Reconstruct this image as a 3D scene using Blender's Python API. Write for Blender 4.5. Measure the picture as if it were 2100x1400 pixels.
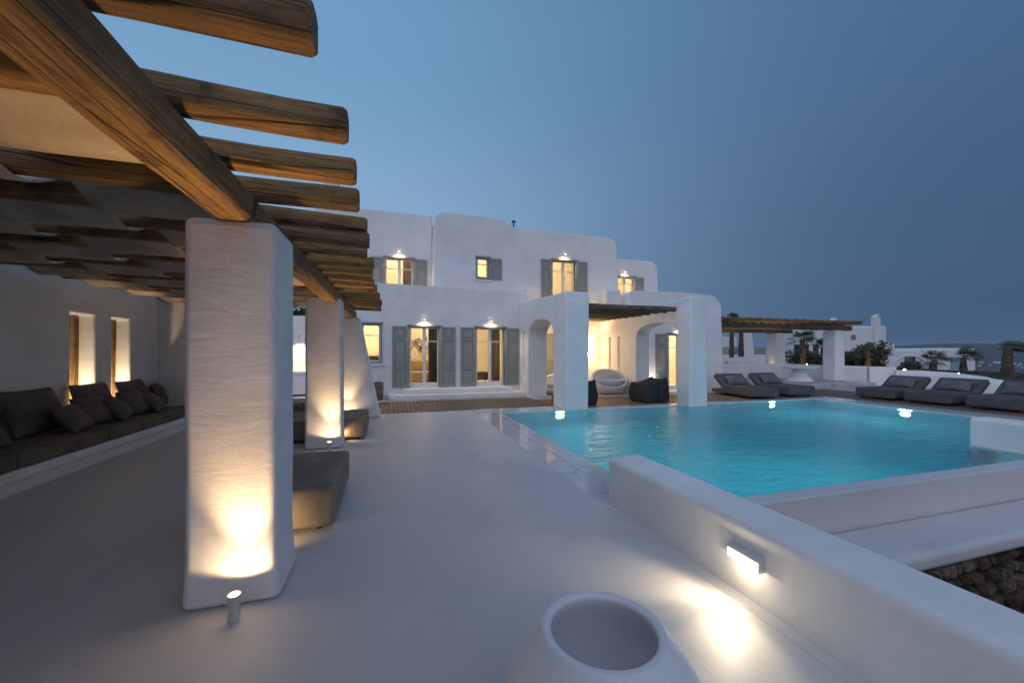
import bpy, bmesh, math, random
from mathutils import Vector, Matrix, noise
R = math.radians
PI = math.pi
rnd = random.Random(7)
for _o in list(bpy.data.objects): bpy.data.objects.remove(_o)
SC = bpy.context.scene
COL = SC.collection

# ------------------------------------------------------------------ camera
cd = bpy.data.cameras.new('camera'); cam = bpy.data.objects.new('camera', cd); COL.objects.link(cam)
cam.location = (0, 0, 1.6); cam.rotation_euler = (R(90), 0, R(-16.83))
cd.sensor_width = 36; cd.lens = 14.0; cd.shift_y = 0.0105
cd.clip_start = 0.05; cd.clip_end = 6000
SC.camera = cam
SC.view_settings.view_transform = 'Standard'; SC.view_settings.look = 'None'
SC.view_settings.exposure = 0.0; SC.view_settings.gamma = 1.0

# ------------------------------------------------------------------ dusk sky
W = bpy.data.worlds.new('World'); SC.world = W; W.use_nodes = True
nt = W.node_tree; nt.nodes.clear()
def N(t, typ, **kw):
    n = t.nodes.new(typ)
    for k, v in kw.items():
        if k == 'inp':
            for a, b in v.items(): n.inputs[a].default_value = b
        else: setattr(n, k, v)
    return n
def ramp(t, stops):
    n = t.nodes.new('ShaderNodeValToRGB'); cr = n.color_ramp; cr.interpolation = 'EASE'
    while len(cr.elements) < len(stops): cr.elements.new(0.5)
    for e, (p, c) in zip(cr.elements, stops): e.position = p; e.color = (*c, 1)
    return n
tc = N(nt, 'ShaderNodeTexCoord'); L = nt.links.new
sx = N(nt, 'ShaderNodeSeparateXYZ'); L(tc.outputs['Generated'], sx.inputs[0])
# elevation ramps: the last-light side, the dark side, and the afterglow low behind the terrace
r_left = ramp(nt, [(0.0, (.27, .43, .62)), (.26, (.25, .42, .63)), (.60, (.165, .335, .55)), (1.0, (.07, .17, .36))])
r_right = ramp(nt, [(0.0, (.052, .100, .185)), (.22, (.052, .112, .215)), (.6, (.062, .138, .275)), (1.0, (.045, .11, .25))])
for r_ in (r_left, r_right): L(sx.outputs['Z'], r_.inputs[0])
vd = N(nt, 'ShaderNodeVectorMath', operation='DOT_PRODUCT'); L(tc.outputs['Generated'], vd.inputs[0]); vd.inputs[1].default_value = (-.93, .36, 0)
mr = N(nt, 'ShaderNodeMapRange', interpolation_type='SMOOTHSTEP'); L(vd.outputs['Value'], mr.inputs[0])
mr.inputs[1].default_value = -.75; mr.inputs[2].default_value = .50
mx = N(nt, 'ShaderNodeMix', data_type='RGBA'); L(mr.outputs[0], mx.inputs[0]); L(r_right.outputs[0], mx.inputs[6]); L(r_left.outputs[0], mx.inputs[7])
vg = N(nt, 'ShaderNodeVectorMath', operation='DOT_PRODUCT'); L(tc.outputs['Generated'], vg.inputs[0]); vg.inputs[1].default_value = (-.55, -.82, .17)
mg = N(nt, 'ShaderNodeMapRange', interpolation_type='SMOOTHSTEP'); L(vg.outputs['Value'], mg.inputs[0])
mg.inputs[1].default_value = -.1; mg.inputs[2].default_value = 1.0
mx2 = N(nt, 'ShaderNodeMix', data_type='RGBA'); L(mg.outputs[0], mx2.inputs[0]); L(mx.outputs[2], mx2.inputs[6]); mx2.inputs[7].default_value = (.72, .80, 1.06, 1)
# the physical sky node adds the true twilight scatter under the ramps
sky = N(nt, 'ShaderNodeTexSky', sky_type='NISHITA', sun_disc=False, sun_elevation=R(-3.0), sun_rotation=R(214))
sc_ = N(nt, 'ShaderNodeVectorMath', operation='SCALE'); L(sky.outputs[0], sc_.inputs[0]); sc_.inputs['Scale'].default_value = .05
ad = N(nt, 'ShaderNodeVectorMath', operation='ADD'); L(mx2.outputs[2], ad.inputs[0]); L(sc_.outputs[0], ad.inputs[1])
bg = N(nt, 'ShaderNodeBackground'); L(ad.outputs[0], bg.inputs[0]); bg.inputs[1].default_value = 1.0
ow = N(nt, 'ShaderNodeOutputWorld'); L(bg.outputs[0], ow.inputs[0])
SC.cycles.max_bounces = 8; SC.cycles.diffuse_bounces = 4; SC.cycles.transparent_max_bounces = 12

# ------------------------------------------------------------------ materials
def mat(name, col, rough=.6, metal=0, spec=.5, nodes=None):
    m = bpy.data.materials.new(name); m.use_nodes = True
    b = m.node_tree.nodes['Principled BSDF']
    b.inputs['Base Color'].default_value = (*col, 1); b.inputs['Roughness'].default_value = rough
    b.inputs['Metallic'].default_value = metal; b.inputs['Specular IOR Level'].default_value = spec
    if nodes: nodes(m.node_tree, b, m.node_tree.links.new)
    return m
def noisecol(scale, c1, c2, lo=.35, hi=.65, stretch=(1, 1, 1), detail=6, bump=0, bscale=None, bdist=.01, rough=None):
    def f(t, b, l):
        co = N(t, 'ShaderNodeTexCoord'); mp = N(t, 'ShaderNodeMapping'); mp.inputs['Scale'].default_value = stretch
        l(co.outputs['Object'], mp.inputs[0])
        n = N(t, 'ShaderNodeTexNoise', inp={'Scale': scale, 'Detail': detail}); l(mp.outputs[0], n.inputs['Vector'])
        r = ramp(t, [(lo, c1), (hi, c2)]); l(n.outputs['Fac'], r.inputs[0]); l(r.outputs[0], b.inputs['Base Color'])
        if bump:
            n2 = N(t, 'ShaderNodeTexNoise', inp={'Scale': bscale or scale, 'Detail': 5}); l(mp.outputs[0], n2.inputs['Vector'])
            bp = N(t, 'ShaderNodeBump', inp={'Strength': bump, 'Distance': bdist}); l(n2.outputs['Fac'], bp.inputs['Height']); l(bp.outputs[0], b.inputs['Normal'])
        if rough:
            rr = N(t, 'ShaderNodeMapRange'); rr.inputs[3].default_value = rough[0]; rr.inputs[4].default_value = rough[1]
            l(n.outputs['Fac'], rr.inputs[0]); l(rr.outputs[0], b.inputs['Roughness'])
    return f
def plaster_nodes(c1, c2, b1, b2):
    def f(t, b, l):
        co = N(t, 'ShaderNodeTexCoord')
        n = N(t, 'ShaderNodeTexNoise', inp={'Scale': 1.1, 'Detail': 7, 'Roughness': .62}); l(co.outputs['Object'], n.inputs['Vector'])
        r = ramp(t, [(.32, c1), (.66, c2)]); l(n.outputs['Fac'], r.inputs[0]); l(r.outputs[0], b.inputs['Base Color'])
        mp = N(t, 'ShaderNodeMapping'); mp.inputs['Scale'].default_value = (.55, .55, 2.1); l(co.outputs['Object'], mp.inputs[0])
        n1 = N(t, 'ShaderNodeTexNoise', inp={'Scale': 3.2, 'Detail': 8, 'Roughness': .6, 'Distortion': .9}); l(mp.outputs[0], n1.inputs['Vector'])
        n2 = N(t, 'ShaderNodeTexNoise', inp={'Scale': 38, 'Detail': 4}); l(co.outputs['Object'], n2.inputs['Vector'])
        p1 = N(t, 'ShaderNodeBump', inp={'Strength': b1, 'Distance': .05}); l(n1.outputs['Fac'], p1.inputs['Height'])
        p2 = N(t, 'ShaderNodeBump', inp={'Strength': b2, 'Distance': .004}); l(n2.outputs['Fac'], p2.inputs['Height'])
        l(p1.outputs[0], p2.inputs['Normal']); l(p2.outputs[0], b.inputs['Normal'])
    return f
M = {}
M['plaster'] = mat('white plaster', (.8, .8, .78), .85, spec=.2, nodes=plaster_nodes((.74, .725, .70), (.82, .81, .79), .22, .5))
M['plaster_rough'] = mat('hand trowelled plaster', (.8, .8, .78), .85, spec=.2, nodes=plaster_nodes((.68, .66, .63), (.81, .795, .77), .10, .16))
M['plaster_far'] = mat('far white plaster', (.72, .72, .7), .9, spec=.1)
def floor_nodes(t, b, l):
    co = N(t, 'ShaderNodeTexCoord')
    n = N(t, 'ShaderNodeTexNoise', inp={'Scale': .55, 'Detail': 8, 'Roughness': .65, 'Distortion': .6}); l(co.outputs['Object'], n.inputs['Vector'])
    r = ramp(t, [(.30, (.52, .51, .50)), (.5, (.58, .57, .555)), (.72, (.64, .63, .615))]); l(n.outputs['Fac'], r.inputs[0])
    l(r.outputs[0], b.inputs['Base Color'])
    n2 = N(t, 'ShaderNodeTexNoise', inp={'Scale': 2.3, 'Detail': 8, 'Roughness': .6, 'Distortion': 1.}); l(co.outputs['Object'], n2.inputs['Vector'])
    rr = N(t, 'ShaderNodeMapRange'); rr.inputs[3].default_value = .34; rr.inputs[4].default_value = .62; l(n2.outputs['Fac'], rr.inputs[0]); l(rr.outputs[0], b.inputs['Roughness'])
    bp = N(t, 'ShaderNodeBump', inp={'Strength': .18, 'Distance': .02}); l(n2.outputs['Fac'], bp.inputs['Height']); l(bp.outputs[0], b.inputs['Normal'])
M['floor'] = mat('polished cement', (.45, .44, .42), .45, spec=.35, nodes=floor_nodes)
def wood_nodes(c):
    def f(t, b, l):
        co = N(t, 'ShaderNodeTexCoord'); oi = N(t, 'ShaderNodeObjectInfo')
        ad = N(t, 'ShaderNodeVectorMath', operation='ADD'); l(co.outputs['Object'], ad.inputs[0])
        sc = N(t, 'ShaderNodeVectorMath', operation='SCALE'); sc.inputs[0].default_value = (37, 11, 5); l(oi.outputs['Random'], sc.inputs['Scale']); l(sc.outputs[0], ad.inputs[1])
        mp = N(t, 'ShaderNodeMapping'); mp.inputs['Scale'].default_value = (.7, 9, 9); l(ad.outputs[0], mp.inputs[0])
        n = N(t, 'ShaderNodeTexNoise', inp={'Scale': 2.2, 'Detail': 9, 'Roughness': .68, 'Distortion': .8}); l(mp.outputs[0], n.inputs['Vector'])
        r = ramp(t, [(.28, tuple(x*.35 for x in c)), (.45, tuple(x*.8 for x in c)), (.62, c), (.8, tuple(min(1, x*1.45) for x in c))]); l(n.outputs['Fac'], r.inputs[0])
        # knots and long drying cracks
        mp2 = N(t, 'ShaderNodeMapping'); mp2.inputs['Scale'].default_value = (.13, 5.5, 5.5); l(ad.outputs[0], mp2.inputs[0])
        v = N(t, 'ShaderNodeTexVoronoi', feature='DISTANCE_TO_EDGE', inp={'Scale': 1.6}); l(mp2.outputs[0], v.inputs['Vector'])
        rc = ramp(t, [(.0, (.12, .10, .08)), (.022, (1, 1, 1))]); l(v.outputs['Distance'], rc.inputs[0])
        n3 = N(t, 'ShaderNodeTexNoise', inp={'Scale': 5.5, 'Detail': 3}); l(ad.outputs[0], n3.inputs['Vector'])
        rk = ramp(t, [(.30, (.42, .36, .30)), (.42, (1, 1, 1))]); l(n3.outputs['Fac'], rk.inputs[0])
        m1 = N(t, 'ShaderNodeMix', data_type='RGBA', blend_type='MULTIPLY'); m1.inputs[0].default_value = 1; l(r.outputs[0], m1.inputs[6]); l(rc.outputs[0], m1.inputs[7])
        m2 = N(t, 'ShaderNodeMix', data_type='RGBA', blend_type='MULTIPLY'); m2.inputs[0].default_value = .8; l(m1.outputs[2], m2.inputs[6]); l(rk.outputs[0], m2.inputs[7])
        n4 = N(t, 'ShaderNodeTexNoise', inp={'Scale': 1.3, 'Detail': 5}); l(ad.outputs[0], n4.inputs['Vector'])
        rw = ramp(t, [(.42, (0, 0, 0)), (.62, (.75, .75, .75))]); l(n4.outputs['Fac'], rw.inputs[0])
        m3 = N(t, 'ShaderNodeMix', data_type='RGBA', blend_type='MULTIPLY'); l(rw.outputs[0], m3.inputs[0]); l(m2.outputs[2], m3.inputs[6]); m3.inputs[7].default_value = (.62, .66, .80, 1)
        mp5 = N(t, 'ShaderNodeMapping'); mp5.inputs['Scale'].default_value = (1.5, 40, 40); l(ad.outputs[0], mp5.inputs[0])
        n5 = N(t, 'ShaderNodeTexNoise', inp={'Scale': 3, 'Detail': 6, 'Roughness': .7}); l(mp5.outputs[0], n5.inputs['Vector'])
        rf_ = ramp(t, [(.35, (.55, .52, .48)), (.6, (1.1, 1.1, 1.1))]); l(n5.outputs['Fac'], rf_.inputs[0])
        m4 = N(t, 'ShaderNodeMix', data_type='RGBA', blend_type='MULTIPLY'); m4.inputs[0].default_value = 1; l(m3.outputs[2], m4.inputs[6]); l(rf_.outputs[0], m4.inputs[7])
        l(m4.outputs[2], b.inputs['Base Color'])
        mm = N(t, 'ShaderNodeMath', operation='MULTIPLY'); l(n.outputs['Fac'], mm.inputs[0]); l(rc.outputs[0], mm.inputs[1])
        bp = N(t, 'ShaderNodeBump', inp={'Strength': .8, 'Distance': .012}); l(mm.outputs[0], bp.inputs['Height']); l(bp.outputs[0], b.inputs['Normal'])
    return f
M['wood'] = mat('weathered chestnut', (.3, .2, .1), .7, spec=.3, nodes=wood_nodes((.31, .18, .07)))
M['wood_grey'] = mat('grey weathered chestnut', (.2, .15, .1), .75, spec=.3, nodes=wood_nodes((.20, .145, .095)))
M['deck'] = mat('ipe deck', (.15, .09, .06), .55, spec=.4, nodes=noisecol(2.5, (.085, .052, .036), (.22, .145, .10), stretch=(9, .5, 1), bump=.3, bdist=.004, rough=(.4, .7)))
def fabric_nodes(c):
    def f(t, b, l):
        co = N(t, 'ShaderNodeTexCoord')
        n = N(t, 'ShaderNodeTexNoise', inp={'Scale': 4, 'Detail': 5}); l(co.outputs['Object'], n.inputs['Vector'])
        r = ramp(t, [(.3, tuple(x*.82 for x in c)), (.7, tuple(x*1.12 for x in c))]); l(n.outputs['Fac'], r.inputs[0]); l(r.outputs[0], b.inputs['Base Color'])
        n2 = N(t, 'ShaderNodeTexNoise', inp={'Scale': 7, 'Detail': 3, 'Distortion': 1.2}); l(co.outputs['Object'], n2.inputs['Vector'])
        n3 = N(t, 'ShaderNodeTexNoise', inp={'Scale': 260, 'Detail': 2}); l(co.outputs['Object'], n3.inputs['Vector'])
        p1 = N(t, 'ShaderNodeBump', inp={'Strength': .35, 'Distance': .03}); l(n2.outputs['Fac'], p1.inputs['Height'])
        p2 = N(t, 'ShaderNodeBump', inp={'Strength': .3, 'Distance': .002}); l(n3.outputs['Fac'], p2.inputs['Height']); l(p1.outputs[0], p2.inputs['Normal'])
        l(p2.outputs[0], b.inputs['Normal'])
    return f
M['taupe'] = mat('taupe canvas', (.1, .085, .07), .85, spec=.2, nodes=fabric_nodes((.15, .125, .105)))
M['taupe_light'] = mat('khaki canvas', (.2, .17, .12), .8, spec=.25, nodes=fabric_nodes((.24, .20, .15)))
M['charcoal'] = mat('charcoal canvas', (.06, .06, .065), .85, spec=.2, nodes=fabric_nodes((.105, .10, .10)))
M['charcoal_light'] = mat('lighter charcoal canvas', (.06, .06, .065), .85, spec=.2, nodes=fabric_nodes((.15, .145, .15)))
M['black_bag'] = mat('black canvas', (.03, .03, .035), .8, spec=.25, nodes=fabric_nodes((.034, .035, .040)))
M['sail'] = mat('cream shade cloth', (.5, .44, .36), .9, spec=.1, nodes=fabric_nodes((.42, .36, .29)))
M['shutter'] = mat('sage painted wood', (.2, .23, .2), .55, nodes=noisecol(3, (.26, .27, .24), (.30, .31, .28), stretch=(6, 6, .6), bump=.15, bdist=.003))
M['whitewood'] = mat('white painted wood', (.75, .73, .7), .45)
M['marble'] = mat('wet white marble', (.6, .6, .6), .08, spec=.6)
def marble_nodes(t, b, l):
    co = N(t, 'ShaderNodeTexCoord')
    n = N(t, 'ShaderNodeTexNoise', inp={'Scale': 1.7, 'Detail': 9, 'Roughness': .7, 'Distortion': 1.6}); l(co.outputs['Object'], n.inputs['Vector'])
    r = ramp(t, [(.3, (.45, .46, .47)), (.5, (.62, .63, .64)), (.7, (.70, .70, .70))]); l(n.outputs['Fac'], r.inputs[0]); l(r.outputs[0], b.inputs['Base Color'])
    n2 = N(t, 'ShaderNodeTexNoise', inp={'Scale': 5, 'Detail': 3, 'Distortion': .5}); l(co.outputs['Object'], n2.inputs['Vector'])
    bp = N(t, 'ShaderNodeBump', inp={'Strength': .12, 'Distance': .01}); l(n2.outputs['Fac'], bp.inputs['Height']); l(bp.outputs[0], b.inputs['Normal'])
mt = M['marble'].node_tree; marble_nodes(mt, mt.nodes['Principled BSDF'], mt.links.new)
M['stone_pale'] = mat('pale paving', (.4, .39, .36), .6, nodes=noisecol(1.6, (.33, .315, .29), (.50, .485, .46), bump=.15, bscale=12))
M['basin'] = mat('pool plaster', (.30, .78, .82), .6, nodes=noisecol(.8, (.24, .62, .70), (.36, .76, .80), bump=0))
M['metal'] = mat('brushed steel', (.5, .5, .5), .35, metal=1)
M['darkmetal'] = mat('dark bronze', (.08, .07, .06), .45, metal=.8)
M['alu'] = mat('white lacquered aluminium', (.55, .55, .55), .4, metal=.2)
M['plastic'] = mat('white polyethylene', (.78, .78, .78), .42, spec=.4, nodes=noisecol(140, (.74, .74, .74), (.80, .80, .80), bump=.12, bdist=.001))
M['rubber'] = mat('black rubber', (.02, .02, .02), .6)
M['wicker'] = mat('woven wicker', (.16, .11, .07), .7, nodes=noisecol(26, (.05, .035, .022), (.26, .19, .12), bump=.9, bdist=.02))
M['dark'] = mat('dark lacquer', (.02, .018, .016), .4)
M['curtain'] = mat('grey curtain', (.16, .12, .09), .9, nodes=noisecol(3, (.10, .08, .06), (.22, .17, .13), stretch=(14, 14, .3)))
M['curtain_cream'] = mat('cream curtain', (.45, .36, .24), .9, nodes=noisecol(3, (.30, .24, .15), (.55, .45, .31), stretch=(14, 14, .3)))
M['sofa_in'] = mat('sand upholstery', (.32, .27, .17), .9)
def emis(name, col, s):
    m = bpy.data.materials.new(name); m.use_nodes = True; t = m.node_tree; t.nodes.clear()
    e = N(t, 'ShaderNodeEmission'); e.inputs[0].default_value = (*col, 1); e.inputs[1].default_value = s
    o = N(t, 'ShaderNodeOutputMaterial'); t.links.new(e.outputs[0], o.inputs[0]); return m
M['bulb'] = emis('warm lamp glow', (1, .80, .52), 14)
M['bulb_soft'] = emis('soft lamp diffuser', (1, .90, .72), 1.8)
M['poolbulb'] = emis('pool lamp glow', (.80, .97, 1), 330)
m = bpy.data.materials.new('window glass'); m.use_nodes = True; t = m.node_tree; t.nodes.clear()
fr = N(t, 'ShaderNodeFresnel', inp={'IOR': 1.35}); tr = N(t, 'ShaderNodeBsdfTransparent'); gl = N(t, 'ShaderNodeBsdfGlossy', inp={'Roughness': .02})
ms = N(t, 'ShaderNodeMixShader'); o = N(t, 'ShaderNodeOutputMaterial'); l = t.links.new
l(fr.outputs[0], ms.inputs[0]); l(tr.outputs[0], ms.inputs[1]); l(gl.outputs[0], ms.inputs[2]); l(ms.outputs[0], o.inputs[0]); M['glass'] = m
# water: tinted, rippled surface
m = bpy.data.materials.new('pool water'); m.use_nodes = True; t = m.node_tree; t.nodes.clear(); l = t.links.new
co = N(t, 'ShaderNodeTexCoord')
mp = N(t, 'ShaderNodeMapping'); mp.inputs['Scale'].default_value = (.75, 1.7, 1); mp.inputs['Rotation'].default_value = (0, 0, R(-14)); l(co.outputs['Object'], mp.inputs[0])
n1 = N(t, 'ShaderNodeTexNoise', inp={'Scale': 2.4, 'Detail': 6, 'Roughness': .58, 'Distortion': .9}); l(mp.outputs[0], n1.inputs['Vector'])
n2 = N(t, 'ShaderNodeTexNoise', inp={'Scale': 11, 'Detail': 3, 'Distortion': .6}); l(mp.outputs[0], n2.inputs['Vector'])
b1 = N(t, 'ShaderNodeBump', inp={'Strength': .75, 'Distance': .07}); l(n1.outputs['Fac'], b1.inputs['Height'])
b2 = N(t, 'ShaderNodeBump', inp={'Strength': .30, 'Distance': .010}); l(n2.outputs['Fac'], b2.inputs['Height']); l(b1.outputs[0], b2.inputs['Normal'])
fr = N(t, 'ShaderNodeFresnel', inp={'IOR': 1.33}); l(b2.outputs[0], fr.inputs['Normal'])
tr = N(t, 'ShaderNodeBsdfTransparent'); tr.inputs[0].default_value = (.25, .78, .88, 1)
rf = N(t, 'ShaderNodeBsdfRefraction', inp={'IOR': 1.33, 'Roughness': .05}); rf.inputs[0].default_value = (.24, .78, .88, 1); l(b2.outputs[0], rf.inputs['Normal'])
m0 = N(t, 'ShaderNodeMixShader'); m0.inputs[0].default_value = .92; l(tr.outputs[0], m0.inputs[1]); l(rf.outputs[0], m0.inputs[2])
gl = N(t, 'ShaderNodeBsdfGlossy', inp={'Roughness': .05}); l(b2.outputs[0], gl.inputs['Normal'])
ms = N(t, 'ShaderNodeMixShader'); l(fr.outputs[0], ms.inputs[0]); l(m0.outputs[0], ms.inputs[1]); l(gl.outputs[0], ms.inputs[2])
o = N(t, 'ShaderNodeOutputMaterial'); l(ms.outputs[0], o.inputs[0]); M['water'] = m
def stone_nodes(t, b, l):
    co = N(t, 'ShaderNodeTexCoord')
    v = N(t, 'ShaderNodeTexVoronoi', inp={'Scale': 4.2}); l(co.outputs['Object'], v.inputs['Vector'])
    r = ramp(t, [(.1, (.055, .038, .028)), (.5, (.10, .072, .054)), (.9, (.17, .135, .105))])
    sep = N(t, 'ShaderNodeSeparateColor'); l(v.outputs['Color'], sep.inputs[0]); l(sep.outputs[0], r.inputs[0])
    n2 = N(t, 'ShaderNodeTexNoise', inp={'Scale': 14, 'Detail': 9, 'Roughness': .7}); l(co.outputs['Object'], n2.inputs['Vector'])
    rn = ramp(t, [(.3, (.45, .43, .40)), (.7, (1.35, 1.3, 1.2))]); l(n2.outputs['Fac'], rn.inputs[0])
    mm = N(t, 'ShaderNodeMix', data_type='RGBA', blend_type='MULTIPLY'); mm.inputs[0].default_value = 1; l(r.outputs[0], mm.inputs[6]); l(rn.outputs[0], mm.inputs[7]); l(mm.outputs[2], b.inputs['Base Color'])
    bp = N(t, 'ShaderNodeBump', inp={'Strength': .9, 'Distance': .02}); l(n2.outputs['Fac'], bp.inputs['Height']); l(bp.outputs[0], b.inputs['Normal'])
M['stone'] = mat('dry stone', (.15, .11, .08), .9, spec=.2, nodes=stone_nodes)
M['earth'] = mat('dry scrub earth', (.06, .05, .04), .95, spec=.1, nodes=noisecol(.35, (.035, .032, .028), (.095, .078, .06), detail=9))
M['scrub'] = mat('dark scrub leaves', (.05, .07, .035), .8, nodes=noisecol(3, (.025, .035, .020), (.065, .080, .042)))
M['leaf'] = mat('palm leaf', (.07, .09, .04), .6, nodes=noisecol(2, (.045, .055, .028), (.12, .13, .06)))
M['trunk'] = mat('palm bark', (.10, .065, .045), .95, nodes=noisecol(9, (.05, .032, .022), (.17, .11, .075), bump=.8, bdist=.03))
M['bluedoor'] = mat('pale blue painted wood', (.22, .33, .38), .6)
M['darkglass'] = mat('dark window pane', (.03, .04, .05), .12)
M['far_glass'] = mat('grey window pane', (.10, .12, .15), .2)
M['rope'] = mat('grey stone table', (.62, .62, .6), .7)

# ------------------------------------------------------------------ mesh helpers
class MB:
    def __init__(s): s.bm = bmesh.new()
    def poly(s, pts, faces):
        vs = [s.bm.verts.new(p) for p in pts]
        for f in faces:
            try: s.bm.faces.new([vs[i] for i in f])
            except ValueError: pass
        return s
    def box(s, x0, x1, y0, y1, z0, z1, mtx=None):
        p = [Vector(q) for q in ((x0,y0,z0),(x1,y0,z0),(x1,y1,z0),(x0,y1,z0),(x0,y0,z1),(x1,y0,z1),(x1,y1,z1),(x0,y1,z1))]
        if mtx: p = [mtx @ q for q in p]
        return s.poly(p, [(0,3,2,1),(4,5,6,7),(0,1,5,4),(1,2,6,5),(2,3,7,6),(3,0,4,7)])
    def prism(s, poly, axis, a, b):
        """extrude a 2-D outline along an axis: axis 'y' -> outline (x,z); 'x' -> (y,z); 'z' -> (x,y)"""
        f = {'y': lambda p, q: (p[0], q, p[1]), 'x': lambda p, q: (q, p[0], p[1]), 'z': lambda p, q: (p[0], p[1], q)}[axis]
        n = len(poly); pts = [f(p, a) for p in poly] + [f(p, b) for p in poly]
        return s.poly(pts, [tuple(range(n)), tuple(range(2*n-1, n-1, -1))] + [(i, n+i, n+(i+1) % n, (i+1) % n) for i in range(n)])
    def rings(s, rings, cap=True, close=False):
        vs = [[s.bm.verts.new(p) for p in r] for r in rings]; n = len(vs[0])
        for a, b in zip(vs, vs[1:]):
            for i in range(n): s.bm.faces.new((a[i], a[(i+1) % n], b[(i+1) % n], b[i]))
        if cap: s.bm.faces.new(vs[0][::-1]); s.bm.faces.new(vs[-1])
        return s
    def lathe(s, prof, n=32, c=(0, 0, 0), cap=True):
        return s.rings([[(c[0]+r*math.cos(2*PI*i/n), c[1]+r*math.sin(2*PI*i/n), c[2]+z) for i in range(n)] for r, z in prof], cap)
    def tube(s, p0, p1, r0, r1=None, n=10):
        p0, p1 = Vector(p0), Vector(p1); r1 = r0 if r1 is None else r1
        d = (p1-p0).normalized(); u = d.orthogonal().normalized(); v = d.cross(u)
        return s.rings([[p+(u*math.cos(2*PI*i/n)+v*math.sin(2*PI*i/n))*r for i in range(n)] for p, r in ((p0, r0), (p1, r1))])
    def fix(s):
        bmesh.ops.recalc_face_normals(s.bm, faces=s.bm.faces); return s
def children(o): return [c for c in bpy.data.objects if c.parent == o]
def obj(name, mb, m, parent=None, bevel=0, seg=3, smooth=True, local=False, fix=True, angle=30):
    if fix: mb.fix()
    me = bpy.data.meshes.new(name)
    if parent is not None and not local:
        off = Vector((0, 0, 0)); p = parent
        while p is not None: off += p.location; p = p.parent
        bmesh.ops.translate(mb.bm, verts=mb.bm.verts, vec=-off)
    mb.bm.to_mesh(me); mb.bm.free()
    o = bpy.data.objects.new(name, me); COL.objects.link(o)
    me.materials.append(M[m] if isinstance(m, str) else m)
    if parent is not None: o.parent = parent
    if smooth:
        for p in me.polygons: p.use_smooth = True
    if bevel:
        b = o.modifiers.new('bevel', 'BEVEL'); b.width = bevel; b.segments = seg; b.limit_method = 'ANGLE'; b.angle_limit = R(angle); b.harden_normals = smooth
    elif smooth:
        try: me.set_sharp_from_angle(angle=R(40))
        except Exception: pass
    return o
def tag(o, label=None, cat=None, group=None, kind=None):
    if label: o['label'] = label
    if cat: o['category'] = cat
    if group: o['group'] = group
    if kind: o['kind'] = kind
    return o
def empty(name, loc, label, cat, group=None, rz=0):
    o = bpy.data.objects.new(name, None); COL.objects.link(o); o.location = loc; o.rotation_euler = (0, 0, rz); o.empty_display_size = .2
    return tag(o, label, cat, group)
def struct(name, mb, m, **k): return tag(obj(name, mb, m, **k), kind='structure')
def dup(root, loc, rz=0, label=None, parent=None):
    c = root.copy(); COL.objects.link(c); c.location = loc; c.rotation_euler = (0, 0, rz)
    if parent is not None: c.parent = parent
    if label: c['label'] = label
    for ch in children(root):
        d = ch.copy(); COL.objects.link(d); d.parent = c
        for g in children(ch):
            e = g.copy(); COL.objects.link(e); e.parent = d
    return c
def boolean(o, cutters, op='DIFFERENCE'):
    for c in cutters:
        md = o.modifiers.new('cut', 'BOOLEAN'); md.operation = op; md.solver = 'EXACT'; md.object = c
    bpy.context.view_layer.update()
    dg = bpy.context.evaluated_depsgraph_get()
    me = bpy.data.meshes.new_from_object(o.evaluated_get(dg)); o.modifiers.clear(); o.data = me
    return o
def cutter(mb):
    mb.fix(); me = bpy.data.meshes.new('cutter'); mb.bm.to_mesh(me); mb.bm.free()
    o = bpy.data.objects.new('cutter', me); COL.objects.link(o); return o
def lamp(kind, loc, energy, col=(1, .62, .28), size=.05, parent=None, **k):
    d = bpy.data.lights.new('light', kind); d.energy = energy; d.color = col
    if kind == 'AREA': d.shape = 'RECTANGLE'; d.size = size; d.size_y = k.pop('size_y', size)
    else: d.shadow_soft_size = size
    rot = k.pop('rot', (0, 0, 0))
    for a, b in k.items(): setattr(d, a, b)
    o = bpy.data.objects.new('light', d); COL.objects.link(o); o.rotation_euler = rot
    if parent is not None: o.parent = parent; o.location = Vector(loc)-parent.location
    else: o.location = loc
    return o
def arc(cx, cz, r, a0, a1, n=6): return [(cx+r*math.cos(R(a0+(a1-a0)*i/n)), cz+r*math.sin(R(a0+(a1-a0)*i/n))) for i in range(n+1)]
def add_bevel(o, w, seg=3, angle=30):
    for p in o.data.polygons: p.use_smooth = True
    b = o.modifiers.new('bevel', 'BEVEL'); b.width = w; b.segments = seg; b.limit_method = 'ANGLE'; b.angle_limit = R(angle); b.harden_normals = True
def wobble(bm, amp, scale, seed=0):
    for v in bm.verts:
        n = noise.noise_vector(v.co*scale+Vector((seed, 0, 0))); v.co += n*amp
def subdiv_box(mb, n):
    bmesh.ops.subdivide_edges(mb.bm, edges=mb.bm.edges[:], cuts=n, use_grid_fill=True); return mb

# ================================================================== SETTING
struct('terrace_floor', MB().box(-5.2, 2.12, -7, 10.9, -.3, 0).box(2.125, 2.66, -7, 3.6, -.3, -.002).box(-5.2, -.45, 10.905, 17.6, -.3, 0), 'floor', smooth=False)
struct('porch_floor', MB().box(4.6, 17.9, 12.62, 16, -.3, .02).box(-.44, 4.6, 13.32, 14.4, -.3, .025), 'stone_pale', bevel=.01)
# deck boards, all running away from the camera
mb = MB()
def boards(x0, x1, y0, y1):
    x = x0
    while x < x1-.02:
        mb.box(x, min(x+.112, x1), y0, y1, -.06, .012+rnd.uniform(-.001, .001)); x += .122
boards(-.44, 4.6, 10.92, 13.30); boards(4.61, 14.95, 10.47, 12.6); boards(14.96, 17.9, 2, 12.6)
struct('wood_deck', mb, 'deck', smooth=False)
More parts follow.
